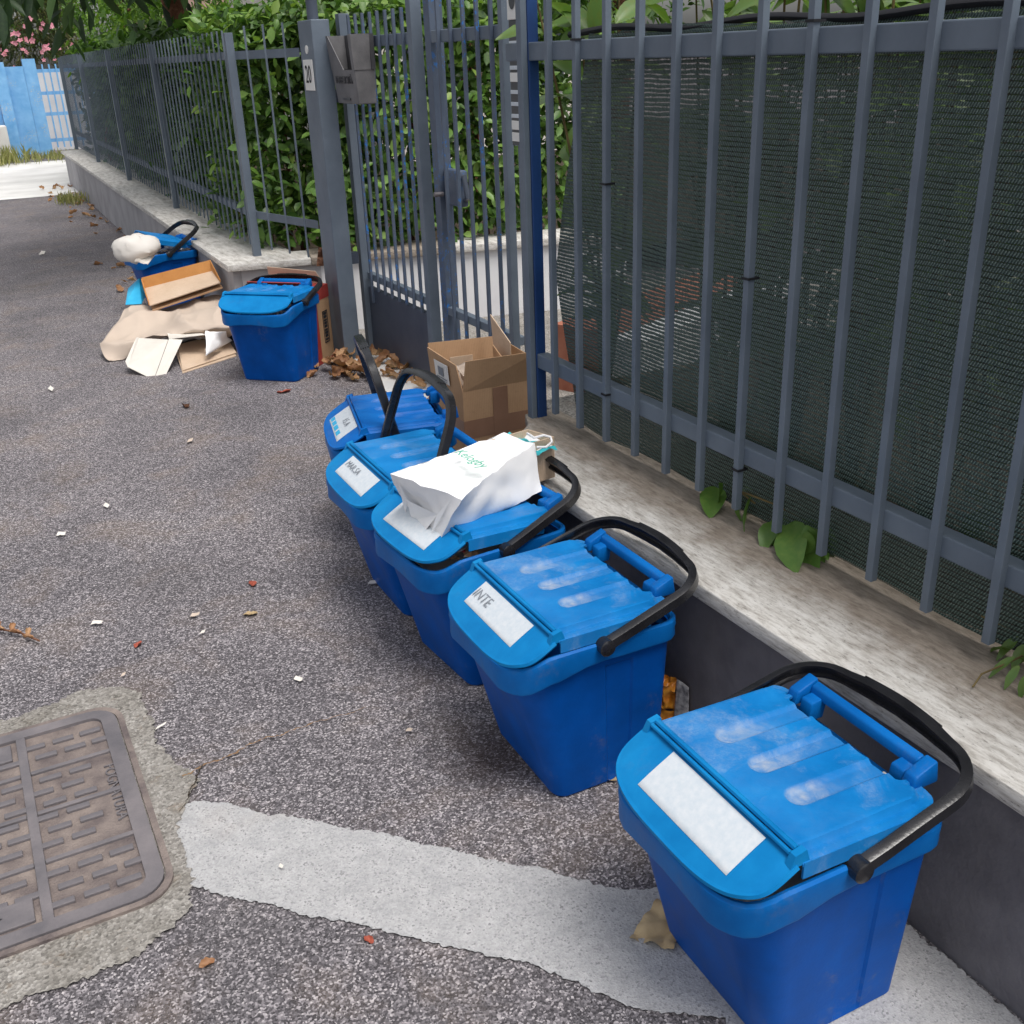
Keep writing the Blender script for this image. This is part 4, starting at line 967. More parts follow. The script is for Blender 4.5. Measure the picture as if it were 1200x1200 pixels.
rowY = [(6.78, 6.78, 6.75, 6.7, 6.62, 6.55), (6.62, 6.60, 6.55, 6.45, 6.35, 6.30), (6.42, 6.38, 6.30, 6.20, 6.10, 6.05), (6.26, 6.18, 6.08, 5.98, 5.90, 5.84), (6.20, 6.10, 6.00, 5.90, 5.82, 5.78), (6.06, 6.04, 6.02, 5.92, 5.86, 5.82), (6.10, 6.12, 6.12, 6.02, 5.96, 5.92)]
ctrl = [[OY(*p, y) for p, y in zip(r_, ys_)] for r_, ys_ in zip(rowpx, rowY)]
for p in ctrl[0]: p.z = .02
def cat(P, t):
    n = len(P)-1; x = t*n; i = min(int(x), n-1); f = x-i; a, b_, c, d = P[max(i-1, 0)], P[i], P[i+1], P[min(i+2, n)]
    return .5*((2*b_)+(c-a)*f+(2*a-5*b_+4*c-d)*f*f+(3*b_-a-3*c+d)*f**3)
def sheet(u, v):
    p = cat([cat(r_, v) for r_ in ctrl], u)
    q = Vector((p.x*4.2, p.y*2.6, p.z*3.5)); r1 = 1-abs(mn.noise(q))*2.3; r2 = 1-abs(mn.noise(q*2.3+Vector((5, 2, 1))))*2.2
    p = p+Vector((0, -.3, 1)).normalized()*(.040*r1+.012*r2-.022)
    p.z = max(.005, p.z); return p
tag(MB().grid(sheet, 90, 110).build('wrapping_paper', 'kraft_paper', None, 60), 'large crumpled sheet of beige packing paper heaped on the pavement', 'paper')
# two flattened boxes in front of it
def folded(name, label, quads, mat, t=.004, cat='cardboard', seed=0):
    o = thing(name, label, cat)
    for qd in quads: MB().slab(qd, t).build('panel', mat, o)
    return o
folded('flattened_carton', 'white flattened carton unfolded on the asphalt before the paper heap',
       [[OY(150, 430, 5.72), OY(180, 445, 5.60), OY(197, 398, 5.80), OY(163, 396, 5.95)], [OY(181, 444, 5.60), OY(195, 438, 5.62), OY(214, 398, 5.78), OY(198, 397, 5.80)], [OY(150, 431, 5.72), OY(147, 424, 5.78), OY(160, 396, 5.98), OY(163, 396, 5.95)], [OY(198, 397, 5.80), OY(240, 392, 5.78), OY(232, 388, 5.95), OY(196, 390, 5.98)]], 'cream_paper', .003)
folded('cardboard_sheet', 'brown cardboard sheets lying flat under a torn white paper',
       [[G(214, 434, .012), G(277, 413, .012), G(262, 390, .05), G(208, 404, .06)], [G(214, 437, .004), G(277, 417, .004), G(266, 398, .012), G(206, 412, .03)]], 'card_pale', .005)
scrap('paper_sheet', 'torn white paper sheet folded on the brown cardboard sheets', 'paper', [G(241, 417, .05), G(271, 400, .05), G(264, 389, .14), G(240, 388, .15)], .012, 8, 'white_paper', 11)
scrap('paper_sheet', 'thin white wrapping sheet spread below the beige packing paper', 'paper', [G(196, 402, .05), G(242, 396, .06), G(236, 387, .12), G(186, 392, .12)], .015, 15, 'white_paper', 14)
tray = thing('cardboard_tray', 'shallow cardboard tray with orange rim tipped on the paper heap', 'box')
z4 = lambda x, y: (100+x/3.75, 230+y/3.75)
t1, t2, t3, t4 = OY(*z4(258, 405), 6.62), OY(*z4(556, 328), 6.45), OY(*z4(592, 378), 6.22), OY(*z4(283, 480), 6.36)
MB().slab([t4, t3, t2, t1], .006).build('tray_base', 'card_pale', tray)
upv = Vector((-.0, .02, .062))
MB().slab([t1, t2, t2+upv, t1+upv], .005).build('tray_rim', 'card_orange', tray)
MB().slab([t4, t1, t1+upv*.9, t4+Vector((0, 0, .02))], .005).build('tray_end', 'card_orange', tray); MB().slab([t2, t3, t3+Vector((0, 0, .015)), t2+upv], .005).build('tray_end', 'card_orange', tray)
lw = Vector((.01, .0, -.03))
MB().slab([t4+lw, t3+lw, t2+lw, t1+lw], .008).build('under_sheet', 'card', tray)
# cyan plastic piece and white bag of the far bin
folded('plastic_sheet', 'light blue plastic sheet crumpled between far bin and asphalt', [[OY(147, 357, 6.60), OY(166, 356, 6.55), OY(163, 326, 6.75), OY(150, 338, 6.75)], [OY(166, 356, 6.55), OY(172, 345, 6.7), OY(168, 326, 6.8), OY(163, 326, 6.75)], [OY(147, 357, 6.6), OY(150, 338, 6.75), OY(160, 330, 6.9), OY(158, 352, 6.85)]], 'cyan', .003, 'plastic')
def blob(name, label, c, r, seed, mat, cat):
    b = MB(); secs = []
    for i in range(1, 14):
        ph = math.pi*i/14
        secs.append([Vector((c[0]+r[0]*math.sin(ph)*math.cos(th)*k, c[1]+r[1]*math.sin(ph)*math.sin(th)*k, c[2]+r[2]*math.cos(ph)*k)) for th in np.linspace(0, 2*math.pi, 28, endpoint=False)
                     for k in [1+.20*mn.noise(Vector((math.cos(th)*1.3, math.sin(th)*1.3, ph*1.1+seed)))+.03*math.sin(th*13+4*math.sin(ph*2))*math.sin(ph)+.09*(1-2*abs(mn.noise(Vector((math.cos(th)*2.6, math.sin(th)*2.6, ph*2+7)))))]])
    b.loft(secs, True, True, True); return tag(b.build(name, mat, None, 50), label, cat)
blob('plastic_bag', 'white knotted bag bulging from the propped open far bin', OY(158, 291, 6.72), (.135, .10, .078), 3, 'cream_bag', 'bag')
scrap('paper_scrap', 'grey white scraps bulging under the far propped lid', 'paper', [OY(158, 305, 6.62), OY(172, 312, 6.62), OY(190, 288, 6.75), OY(172, 288, 6.8)], .02, 21, 'cream_paper', 14)

# ------------------------------------------------------------------ litter
def curled(seed):
    r = random.Random(seed); kx, ky = r.uniform(.5, 1.4), r.uniform(.8, 2.2)
    def fn(u, v):
        wd = .36*math.sin(math.pi*min(1, u*.97+.02))**.7*(1+.12*math.sin(u*19+seed)); y = (v*2-1)*wd
        return (u*(1-.12*kx*u), y*(1-.5*abs(y)*ky), kx*.35*(u-.5)**2+ky*y*y*1.1+.06*math.sin(u*9+v*7+seed))
    return MB().grid(fn, 8, 6).mesh('dry_leaf', 'dry_leaf', 70)
lv = [curled(k) for k in range(6)]
rng = random.Random(12)
def dryleaf(pos, size, label, group=None, rot=None, mesh=None, name='fallen_leaf', cat='leaf'):
    o = link(name, mesh or rng.choice(lv), None, pos, rot or (rng.uniform(-.5, .5), rng.uniform(-.5, .3), rng.uniform(0, 6.28)))
    o.scale = (size, size, size); return tag(o, label, cat, group)
# curled leaf pile at the foot of the post
for k in range(70):
    a = rng.random(); x = 1.50+.42*rng.random(); y = 5.28-(.62*rng.random()**1.2)*(x-1.2)/.6
    if k > 45: x = 1.80+.09*rng.random(); y = 3.8+rng.random()*1.4
    if k < 6: x = 1.66+.05*rng.random(); y = 5.02+.08*rng.random()
    dryleaf((x, y, .012+.035*rng.random()*(k < 45)), .07+.07*rng.random(), 'curled brown dry leaf heaped at the foot of the gate post', 'dry leaves at the gate')
for k in range(64):
    s = rng.uniform(1.2, 10.5); p = LW(s, -.01-.42*rng.random()**2.2); dryleaf((p.x, p.y, .010), .045+.07*rng.random(), 'small brown dry leaf along the foot of the long grey wall', 'dry leaves along the wall')
big = crumple('fallen_leaf', [G(737, 1098, .01), G(770, 1050, .03), G(797, 1070, .03), G(790, 1112, .015)], 14, 14, .014, 5, 'tan_leaf', 16)
tag(big, 'large crumpled tan leaf lying on the white line beside a bin', 'leaf')
tag(crumple('fallen_leaf', [G(692, 914, .01), G(712, 903, .012), G(731, 906, .012), G(722, 914, .01)], 8, 6, .008, 9, 'tan_leaf', 30), 'small pale dry leaf under the bin with the INTE label', 'leaf')
tag(crumple('fallen_leaf', [G(488, 719, .01), G(500, 712, .012), G(520, 712, .012), G(505, 721, .01)], 8, 6, .006, 2, 'tan_leaf', 30), 'yellowish leaf on the asphalt beside the MAR SA bin', 'leaf')
def mini(px, py, sz, label, mat, seed):
    p = G(px, py, .006); me = curled(seed+30); me.materials.clear(); me.materials.append(M[mat])
    o = link('fallen_leaf', me, None, p, (.15, .1, seed*1.3)); k = (G(px+sz, py, 0)-G(px-sz, py, 0)).length; o.scale = (k, k, k*.8); return tag(o, label, 'leaf')
mini(296, 687, 8, 'small red dry leaf alone in the middle of the asphalt', 'red_leaf', 1)
mini(302, 719, 9, 'small tan dry leaf next to the red one on the asphalt', 'tan_leaf', 2)
mini(166, 752, 7, 'tiny reddish brown leaf on the asphalt above the drain cover', 'red_leaf', 3)
mini(427, 1098, 8, 'crushed red berry leaf below the white line', 'red_leaf', 4)
mini(233, 1134, 11, 'brown leaf fragment on the asphalt below the white line', 'dry_leaf', 5)
mini(219, 478, 9, 'dark curled dry leaf on the asphalt below the cardboard pile', 'bark', 6)
mini(341, 458, 9, 'reddish leaf lying before the bin with the cyan lid', 'red_leaf', 7)
bits = [(114, 729, 12), (229, 720, 9), (350, 795, 8), (189, 850, 13), (72, 625, 9), (223, 516, 6), (125, 592, 5), (437, 682, 9), (445, 677, 7), (145, 790, 5), (50, 296, 5), (238, 740, 5), (60, 455, 5), (480, 855, 6), (330, 1015, 4)]
for k, (px, py, sz) in enumerate(bits):
    r = random.Random(k+40); a = r.uniform(-.6, .6)
    dx, dy = sz*.5*math.cos(a), sz*.5*math.sin(a)
    tag(crumple('paper_scrap', [G(px-dx-2, py-dy+2, .009), G(px+dx-1, py+dy+2, .010), G(px+dx+1, py+dy-1.5, .013), G(px-dx+1, py-dy-2, .012)], 4, 3, .003, k, 'kraft_paper' if k % 4 == 1 else 'cream_paper', 40), 'tiny pale paper scrap lying on the open asphalt', 'litter', 'paper scraps on the asphalt')
# brown dead twig with leaflets at the frame's left
tw = thing('dry_twig', 'brown dead twig with shrivelled leaflets on the asphalt', 'twig', (0, 0, 0))
tp = [G(-40, 735, .012), G(5, 738, .016), G(25, 742, .014), G(46, 751, .012)]
MB().tube(tp, .003, 6).build('twig', 'bark', tw, 60)
for k in range(10):
    p = tp[0].lerp(tp[1], k/5) if k < 5 else (tp[1].lerp(tp[2], (k-5)/2.5) if k < 7 else tp[2].lerp(tp[3], (k-7)/3))
    o = link('leaf', lv[k % 3], tw, p, (.3, -.3, 1.2+(k % 2)*1.6)); o.scale = (.035,)*3
# wrappers beside the wall
snack = thing('snack_wrapper', 'orange foil snack wrapper standing against the charcoal wall', 'wrapper')
w0 = [G(770, 846, .03), OX(788, 842, 1.262), OX(790, 795, 1.264), OX(772, 792, 1.262)]
crumple('wrapper_foil', [Vector((1.225, 1.705, .06)), Vector((1.262, 1.665, .06)), Vector((1.266, 1.67, .150)), Vector((1.232, 1.71, .150))], 14, 16, .018, 6, 'orange_foil', 22, 0, 0, snack)
crumple('wrapper_foil', [Vector((1.215, 1.705, .0)), Vector((1.262, 1.66, .0)), Vector((1.262, 1.665, .06)), Vector((1.225, 1.705, .06))], 10, 10, .012, 8, 'orange_foil', 22, 0, 0, snack)
news = crumple('flyer', [Vector((1.250, 1.655, .0)), Vector((1.268, 1.615, .0)), Vector((1.274, 1.63, .140)), Vector((1.266, 1.665, .148))], 12, 16, .004, 3, 'newsprint', 16, .0008)
tag(news, 'grey printed flyer leaning on the wall beside the orange wrapper', 'paper')

# ------------------------------------------------------------------ plants
RNG = np.random.default_rng(5)
def box_leaves(n, lo, hi, faces, depth, L, rng, bias):
    """leaf bases inside a box, most of them near the listed faces"""
    lo = np.array(lo); hi = np.array(hi); P = lo+(hi-lo)*rng.random((n, 3)); B = np.tile(np.array([0, 0, .5]), (n, 1))
    pick = rng.integers(0, len(faces), n)
    for k, (ax, side) in enumerate(faces):
        m = pick == k; d = np.abs(rng.normal(0, depth, m.sum()))
        P[m, ax] = (lo[ax]+d) if side < 0 else (hi[ax]-d)
        B[m, ax] += side*1.0
    B /= np.linalg.norm(B, axis=1)[:, None]
    P += .05*rng.normal(size=(n, 3))
    # uneven surface: push in and out by a coarse noise
    off = np.array([mn.noise(Vector((p[0]*2.6, p[1]*2.6, p[2]*2.6))) for p in P])
    P += B*off[:, None]*.12
    D = rand_dirs(rng, n, B*np.array([.6, .6, .1]), .40); U = rand_dirs(rng, n, B+np.array([0, 0, .6]), .62)
    return P, D, U, L[0]+(L[1]-L[0])*rng.random(n)
def hedge(name, label, n, lo, hi, faces, L, mat, stems, group=None, depth=.13, singles=0, front=None, shear=False):
    t = thing(name, label, 'hedge', (0, 0, 0), 0, group)
    P, D, U, Ls = box_leaves(n, lo, hi, faces, depth, L, RNG, None)
    if shear: P[:, 0] += (P[:, 1]-lo[1])*math.tan(ang)
    leaf_cloud('crown', P, D, U, Ls, mat, t, 1.15)
    r = random.Random(3)
    for k in range(stems):
        x = lo[0]+(hi[0]-lo[0])*r.uniform(.15, .85); y = lo[1]+(hi[1]-lo[1])*r.uniform(.15, .85)
        MB().tube([(x, y, .15), (x+r.uniform(-.1, .1), y+r.uniform(-.1, .1), .7), (x+r.uniform(-.2, .2), y+r.uniform(-.2, .2), hi[2]-.2)], [.02, .015, .006], 6).build('trunk', 'bark', t, 60)
    if singles:
        lm = [single_leaf_mesh('leaf', mat, 1.15, c) for c in (0, .15, .3)]
        P, D, U, Ls = box_leaves(singles, lo, hi, [faces[0]], .02, L, RNG, None)
        for p, d, u, l in zip(P, D, U, Ls):
            o = link('leaf', r.choice(lm), t); mm = frame_mat((0, 0, 0), d, np.cross(u, d)); o.matrix_local = Matrix.Translation(Vector(p)) @ mm @ Matrix.Scale(float(l)*1.05, 4)
    return t
hedge('laurel_hedge', 'leafy green laurel hedge growing behind the gate', 9000, (2.0, 5.95, .48), (3.9, 6.65, 1.80), [(1, -1), (1, -1), (2, 1), (1, 1)], (.055, .10), 'hedge', 6, None, .12, 220)
hedge('laurel_hedge', 'clipped laurel hedge behind the corner of the long fence', 5200, (1.66, 6.38, .46), (2.35, 7.6, 1.74), [(1, -1), (0, -1), (2, 1)], (.055, .10), 'hedge', 5, None, .12, 150)
hedge('laurel_hedge', 'long dark hedge running behind the far fence bars', 15000, (1.80, 7.6, .40), (2.6, 16.6, 1.72), [(0, -1), (0, -1), (2, 1)], (.08, .14), 'hedge_dark', 9, None, .14, shear=True)
hedge('laurel_hedge', 'dark garden hedge added beyond the shade net to block light', 9000, (3.3, -.4, .36), (4.0, 3.3, 1.72), [(0, -1), (0, -1), (2, 1)], (.08, .13), 'hedge', 6, None, .14)  # added to block light behind the net and give a green background
# laurel shrub filling the top of the net, big leathery leaves
def shrub(name, label, base, twigs, leaf_l, mat, seed, width=1.05, cat='shrub'):
    t = thing(name, label, cat, base); r = random.Random(seed)
    lm = [single_leaf_mesh('leaf', mat, width, c) for c in (0, .12, .28)]; cnt = 0
    for end in twigs:
        e = Vector(end)-Vector(base); st = Vector((e.x*.4+r.uniform(-.05, .05), e.y*.6+r.uniform(-.05, .05), e.z*.35)); n = 9
        pts = [Vector((0, 0, 0)).lerp(st, i/4)*1.0 if i < 4 else st.lerp(e, (i-4)/(n-4))+Vector((0, 0, .04*math.sin((i-4)/(n-4)*3))) for i in range(n+1)]
        MB().tube(pts, [.008-.0006*i for i in range(n+1)], 5).build('stem', 'stem', t, 60)
        for i in range(4, n+1):
            for k in range(3 if i < n else 4):
                d = Vector((r.uniform(-1, 1), r.uniform(-1, 1), r.uniform(-.35, .75))).normalized(); u = Vector((r.uniform(-.6, .6)-.35, r.uniform(-.6, .6)-.35, 1)).normalized()
                l = r.uniform(*leaf_l)
                o = link('leaf', r.choice(lm), t); s = Vector(u).cross(d); o.matrix_local = Matrix.Translation(pts[i]) @ frame_mat((0, 0, 0), d, s) @ Matrix.Scale(l, 4)
    return t
shrub('laurel_shrub', 'large leaved shrub rising over the fence end by the name plates', (1.86, 2.92, .3), [(1.66, 2.72, 1.56), (1.62, 2.62, 1.68), (1.70, 2.48, 1.60), (1.58, 2.86, 1.70), (1.75, 2.66, 1.72), (1.8, 2.9, 1.66)], (.09, .15), 'big_leaf', 4)
for k in range(9):
    y = 2.34-k*.25; r = random.Random(k+90)
    shrub('laurel_shrub', 'green leathery shrub standing behind the shade net top', (1.95, y, .33), [(1.68+r.uniform(0, .45), y+r.uniform(-.2, .2), 1.50+r.uniform(0, .14)) for _ in range(7)]+[(1.8+r.uniform(0, .5), y+r.uniform(-.2, .2), 1.66+r.uniform(0, .15)) for _ in range(3)]+[(1.75+r.uniform(0, .3), y+r.uniform(-.15, .15), r.uniform(.8, 1.3)) for _ in range(1)], (.07, .13), 'big_leaf', k+7)['group'] = 'shrubs behind the net'
sprout1 = thing('laurel_sprout', 'dark green sprout hanging under the net onto the stone coping', 'plant', (1.60, 1.62, .43))
lm = [single_leaf_mesh('leaf', 'hedge', 1.25, c) for c in (0, .2)]
for k, (px, py, tx, ty) in enumerate(((838, 570, 832, 604), (866, 580, 862, 606), (880, 582, 868, 622), (905, 612, 893, 640), (928, 612, 930, 668), (945, 615, 958, 660), (962, 630, 975, 645), (870, 575, 893, 588), (912, 585, 920, 600), (850, 568, 826, 575), (952, 612, 968, 655), (842, 566, 848, 592), (918, 606, 905, 636), (936, 608, 944, 668), (950, 625, 940, 650), (895, 586, 868, 596), (960, 622, 985, 640))):
    a = G(px, py, .475+.02*(k % 3)); b_ = G(tx, ty, .447); d = (b_-a); o = link('leaf', lm[k % 2], sprout1)
    o.matrix_local = Matrix.Translation(a-Vector((1.60, 1.62, .43))) @ frame_mat((0, 0, 0), d, Vector((0, 0, 1)).cross(d)+Vector((0, 0, .1*(k % 3)))) @ Matrix.Scale(max(.07, d.length), 4)
for pp in (((955, 612, .47), (925, 600, .49), (880, 578, .50), (835, 568, .47)), ((935, 605, .49), (905, 590, .52), (866, 575, .52), (885, 590, .50))):
    MB().tube([G(*p)-Vector((1.60, 1.62, .43)) for p in pp], .0025, 5).build('stem', 'stem', sprout1, 60)
sprout2 = thing('laurel_sprout', 'bright green curly sprout creeping over the near coping end', 'plant', (1.60, .88, .43))
b0 = Vector((1.60, .88, .43))
for pp in (((1215, 760, .46), (1190, 742, .48), (1150, 722, .50)), ((1215, 760, .46), (1185, 775, .47), (1150, 790, .45), (1140, 805, .445))):
    MB().tube([G(*p)-b0 for p in pp], .0018, 5).build('stem', 'stem', sprout2, 60)
for k, (px, py, tx, ty) in enumerate(((1195, 745, 1165, 770), (1190, 770, 1155, 790), (1195, 780, 1175, 805), (1200, 755, 1185, 785), (1185, 760, 1160, 755), (1205, 790, 1195, 812), (1210, 770, 1192, 772))):
    a = G(px, py, .48); b_ = G(tx, ty, .447); d = b_-a; o = link('leaf', single_leaf_mesh('leaf', 'big_leaf', .8, .1) if k == 0 else lm3, sprout2); lm3 = o.data
    o.matrix_local = Matrix.Translation(a-b0) @ frame_mat((0, 0, 0), d, Vector((0, 0, 1)).cross(d)) @ Matrix.Scale(max(.05, d.length), 4)

# trees -----------------------------------------------------------------
def tree(name, label, base, tpts, rads, blobs, n, L, mat, width, seed, droop=.0, cat='tree', bark='bark'):
    t = thing(name, label, cat, base); rng = np.random.default_rng(seed); bs = Vector(base)
    MB().tube([Vector(p)-bs for p in tpts], rads, 10).build('trunk', bark, t, 60)
    Ps = []; Ds = []; Us = []; tot = sum(b_[3]*b_[4]*b_[5] for b_ in blobs)**1.0
    for (cx, cy, cz, rx, ry, rz) in blobs:
        k = int(n*(rx*ry*rz)/tot); nc = max(6, k//28)
        d = rng.normal(size=(nc, 3)); d /= np.linalg.norm(d, axis=1)[:, None]; rad = rng.random(nc)**.4
        cen = np.array([cx, cy, cz])+d*rad[:, None]*np.array([rx, ry, rz])
        idx = rng.integers(0, nc, k); p = cen[idx]+rng.normal(size=(k, 3))*L[1]*.75
        Ps.append(p); out = rand_dirs(rng, k, d[idx], .45); out[:, 2] -= droop; Ds.append(out); Us.append(rand_dirs(rng, k, np.array([0, 0, 1.]), .55))
        if rx > .4:
            tip = Vector((cx, cy, cz))-bs; st = Vector(tpts[-2])-bs
            MB().tube([st, st.lerp(tip, .5)+Vector((0, 0, .1)), tip], [rads[-1]*.8, rads[-1]*.5, .012], 6).build('limb', bark, t, 60)
    P = np.concatenate(Ps)-np.array(base)[None, :]; D = np.concatenate(Ds); U = np.concatenate(Us)
    leaf_cloud('crown', P, D, U, L[0]+(L[1]-L[0])*rng.random(len(P)), mat, t, width)
    return t
tree('loquat_tree', 'loquat tree with reddish trunk and long dark leaves behind the hedge', (2.50, 10.9, .2), [(2.50, 10.9, .15), (2.46, 10.9, 1.0), (2.36, 10.88, 1.6), (2.18, 10.8, 2.2), (2.0, 10.6, 2.9)], [.13, .12, .11, .09, .07],
     [(1.5, 9.0, 2.62, 1.5, 1.4, .62), (.35, 8.2, 2.45, .55, .8, .50), (2.9, 9.6, 2.75, 1.0, 1.2, .6), (.55, 6.9, 2.24, .5, .4, .22), (3.4, 10.6, 3.4, 2.0, 2.0, .9)], 5200, (.16, .26), 'loquat', .62, 3, .55)
tree('loquat_tree', 'dark leafy tree behind the gate hedge beside the mast', (4.6, 9.6, .2), [(4.6, 9.6, .15), (4.65, 9.6, 1.4), (4.5, 9.5, 2.3), (4.4, 9.4, 3.0)], [.12, .10, .08, .06],
     [(3.6, 8.6, 2.35, .8, .9, .42), (5.0, 8.9, 2.5, 1.1, .9, .55), (4.5, 9.4, 3.3, 1.6, 1.4, .8)], 2400, (.13, .22), 'loquat', .62, 6, .4)
tree('green_shrub', 'bright green bushy tree overhanging the far fence', (2.9, 16.5, .2), [(2.9, 16.5, .15), (2.8, 16.4, 1.2), (2.7, 16.3, 2.0), (2.6, 16.2, 2.8)], [.10, .09, .07, .05],
     [(2.35, 14.6, 1.85, .65, 1.7, .55), (2.9, 15.2, 2.6, 1.3, 2.4, .9), (2.15, 12.6, 2.05, .45, 1.6, .42), (3.0, 16.6, 3.2, 1.8, 2.2, 1.0)], 12000, (.06, .11), 'fine_leaf', .8, 8, .2, 'shrub')
# oleander with pink flowers behind the blue fence
ol = tree('oleander', 'oleander bush with pink flowers behind the sky blue fence', (1.6, 25.6, 0), [(1.6, 25.6, 0), (1.6, 25.6, .9), (1.5, 25.5, 1.8), (1.4, 25.4, 2.4)], [.08, .07, .05, .04],
          [(.6, 25.3, 2.25, 1.2, .9, .75), (2.2, 25.4, 2.3, 1.2, .9, .75), (1.4, 25.6, 3.2, 2.2, 1.0, .8)], 6500, (.14, .24), 'oleander', .38, 10, .1, 'shrub')
fm = MB()
for a in range(5):
    th = a*1.2566; d = Vector((math.cos(th), math.sin(th), .25)); s_ = Vector((-math.sin(th), math.cos(th), 0))
    fm.add([(0, 0, 0), d*.6+s_*.38, d*1.0, d*.6-s_*.38], [(0, 1, 2, 3)])
fme = fm.mesh('flower', 'flower', 60); r = random.Random(77)
for k in range(46):
    px, py = (r.gauss(30, 34), r.gauss(46, 16)) if k > 18 else r.choice([(55, 56), (50, 55), (10, 40), (5, 62), (28, 60), (45, 36), (32, 22), (60, 30)])
    p = OY(px+r.uniform(-3, 3), py+r.uniform(-3, 3), 24.3+r.uniform(-.2, .4))
    o = link('flower', fme, ol, p-Vector((1.6, 25.6, 0)), (R_(60)+r.uniform(-.6, .6), r.uniform(-.6, .6), r.uniform(-.6, .6))); o.scale = (.042+.03*r.random(),)*3
tree('broadleaf_tree', 'tall dense green tree far up the street behind the oleander', (-1.5, 34, 0), [(-1.5, 34, 0), (-1.5, 34, 2), (-1.4, 34, 4), (-1.3, 34, 6)], [.25, .22, .18, .12],
     [(-1.5, 33.5, 4.2, 3.4, 2.2, 2.2), (3.2, 33.5, 4.0, 2.4, 2.2, 2.0), (.8, 34, 6.2, 3.6, 2.4, 2.0)], 9000, (.2, .34), 'fine_leaf', .9, 12, .2)
for k, (x, y, s) in enumerate(((7.4, 15, 1.0), (10.5, 16, 1.2), (6.0, 22, 1.3))):
    tree('broadleaf_tree', ['leafy garden tree right of the house wall', 'wide garden tree beyond the net shrubs', 'distant garden tree behind the pale house'][k], (x, y, .2), [(x, y, 0), (x+.1, y, 1.5), (x, y, 2.6), (x, y-.1, 3.6)], [.18, .15, .12, .08],
         [(x-.6*s, y-.4, 3.0*s, 1.3*s, 1.1*s, .9*s), (x+.9*s, y, 3.2*s, 1.2*s, 1.2*s, 1.0*s), (x, y, 4.2*s, 1.5*s, 1.3*s, 1.0*s), (x+.2, y-.5, 1.9*s, 1.0*s, .9*s, .6*s)], 3000, (.14, .24), 'hedge_dark', .9, 20+k, .2)

# sky blue fence and gate at the far end -----------------------------------
bf = thing('blue_gate', 'sky blue steel bar gate standing at the far end of the pavement', 'gate', (0, 0, 0))
YG = 22.3
gl, gr_ = OY(57, 187, YG), OY(100, 180, YG)
zb, zt = .06, 1.60
def fb(x0, x1, z0, z1, y=YG, d=.04, name='bar', mat='sky_blue', par=bf): return MB().box((x0, y, z0), (x1, y+d, z1)).build(name, mat, par)
x0 = OY(56, 187, YG).x
fb(x0-.10, x0+.12, 0, zt+.1, YG-.05, .14, 'post')
for k in range(12): fb(x0+.22+k*.115, x0+.245+k*.115, zb+.1, zt, YG+.03)
for z in (.26, .72, 1.08, 1.46): fb(x0+.1, x0+1.65, z, z+.06, YG+.06, .03, 'rail')
fb(x0+1.65, x0+1.8, 0, zt+.1, YG-.05, .14, 'post')
bw = thing('blue_fence', 'sky blue sheet metal fence left of the far gate', 'fence')
xa = OY(0, 150, YG-.6).x
MB().box((x0-2.2, YG-.10, .55), (x0-.62, YG-.05, 1.62)).build('sheet', 'sky_blue', bw); MB().box((x0-.615, YG-.20, .0), (x0-.42, YG-.04, 1.66)).build('post', 'sky_blue', bw)
MB().box((x0-.415, YG-.08, .08), (x0-.105, YG-.03, 1.58)).build('sheet', 'sky_blue', bw)
lwb = thing('kerb_wall', 'short pale kerb wall by dry grass near the far gate', 'wall')
MB().box((x0-2.4, YG-.62, 0), (x0-.62, YG-.25, .62)).build('wall_body', 'concrete_pale', lwb, None, .02)
MB().box((x0-1.0, YG-.63, .50), (x0-.75, YG-.605, .60)).build('painted_patch', 'flower', lwb)
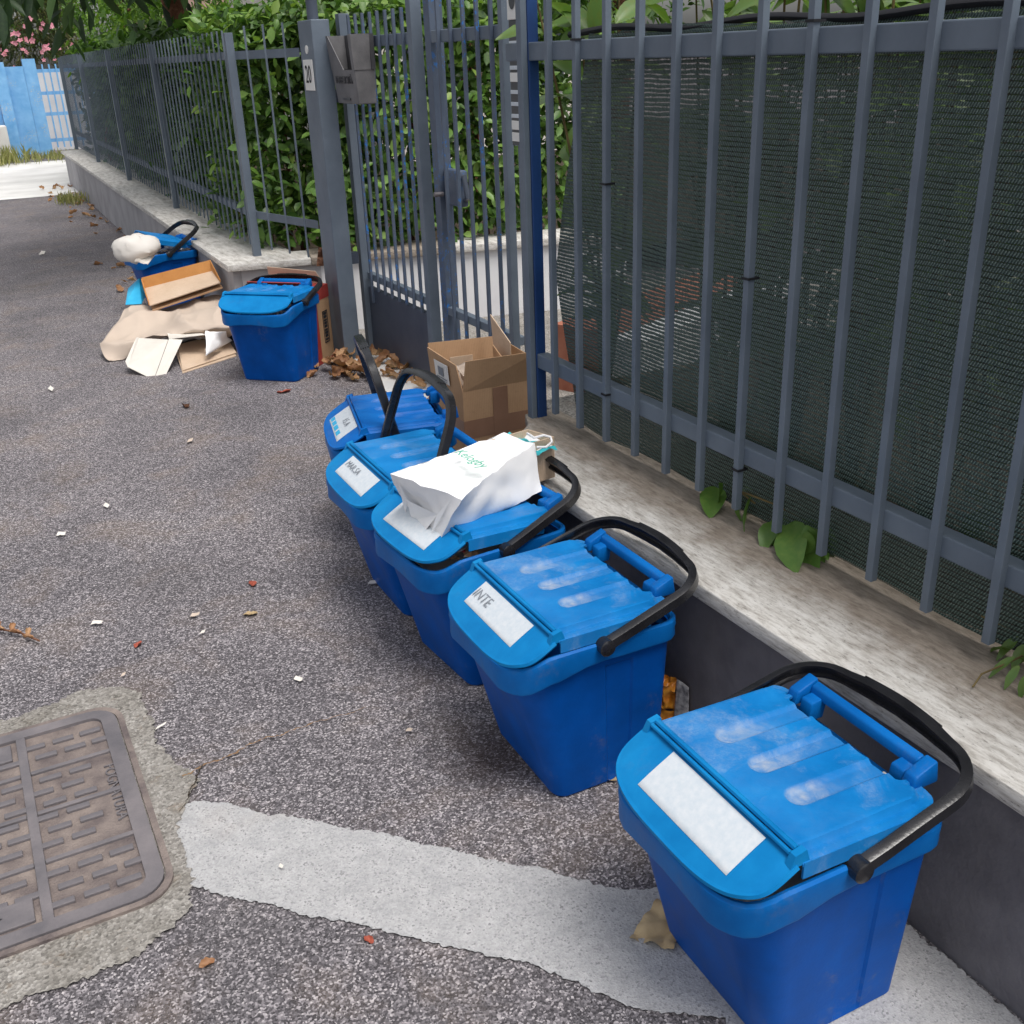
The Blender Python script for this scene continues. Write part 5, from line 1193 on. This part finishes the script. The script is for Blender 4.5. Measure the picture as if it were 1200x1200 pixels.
def grass_patch(name, label, cx, cy, rx, ry, n, h, seed):
    rng = np.random.default_rng(seed); P = np.stack([cx+rng.normal(size=n)*rx, cy+rng.normal(size=n)*ry, np.zeros(n)], 1)
    D = rand_dirs(rng, n, np.array([0, 0, 1.]), .6); U = rng.normal(size=(n, 3)); o = leaf_cloud(name, P, np.abs(D)*np.sign(D)*np.array([1, 1, 1])+np.array([0, 0, .4]), U, h*(.4+.6*rng.random(n)), 'grass', None, .18)
    return tag(o, label, 'grass')
grass_patch('grass', 'dry grass tuft growing before the short pale kerb wall', x0-1.15, YG-1.1, .35, .25, 420, .36, 3)
grass_patch('grass', 'yellowish weeds growing at the far blue gate post', x0+.05, YG-.7, .35, .35, 260, .20, 4)
pw = G(84, 236)
grass_patch('grass', 'small green weed at the far foot of the grey wall', pw.x-.02, pw.y-.2, .09, .18, 160, .16, 5)
tag(MB().box((2.1, 24.0, 0), (6.5, 24.2, 1.5)).build('garden_wall', 'wall_white', None, None, .01), 'white garden wall standing behind the sky blue gate', 'wall')
# white house seen between the leaves and pink one beyond -------------------
hs = thing('house', 'pale rendered house glimpsed beyond the garden hedge', 'house', (5.2, 13.5, 0))
MB().box((0, 0, 0), (3.2, 7, 3.2)).build('wall', 'house', hs)
MB().hexa([(-.4, -.4, 3.201), (3.6, -.4, 3.201), (3.6, 7.4, 3.201), (-.4, 7.4, 3.201)], [(1.2, 2.2, 4.4), (2.0, 2.2, 4.4), (2.0, 4.8, 4.4), (1.2, 4.8, 4.4)]).build('roof', 'roof', hs)
for x in (.3, 1.8):
    wn = MB().box((x, -.05, .9), (x+1.0, -.002, 2.3)).build('window', 'plate', hs); MB().box((x+.08, -.07, .98), (x+.92, -.051, 2.22)).build('pane', 'glass', wn)
hp_ = thing('house', 'pink house with tiled roof far behind the loquat tree', 'house', (5.8, 30, 0))
MB().box((0, 0, 0), (9, 7, 3.8)).build('wall', 'house_pink', hp_); MB().hexa([(-.4, -.4, 3.801), (9.4, -.4, 3.801), (9.4, 7.4, 3.801), (-.4, 7.4, 3.801)], [(2, 3.2, 5.4), (7, 3.2, 5.4), (7, 3.8, 5.4), (2, 3.8, 5.4)]).build('roof', 'roof', hp_)
for x in (.6, 3.0, 5.4):
    wn = MB().box((x, -.05, 1.2), (x+1.1, -.002, 2.7)).build('window', 'plate', hp_); MB().box((x+.08, -.07, 1.28), (x+1.02, -.051, 2.62)).build('pane', 'glass', wn)
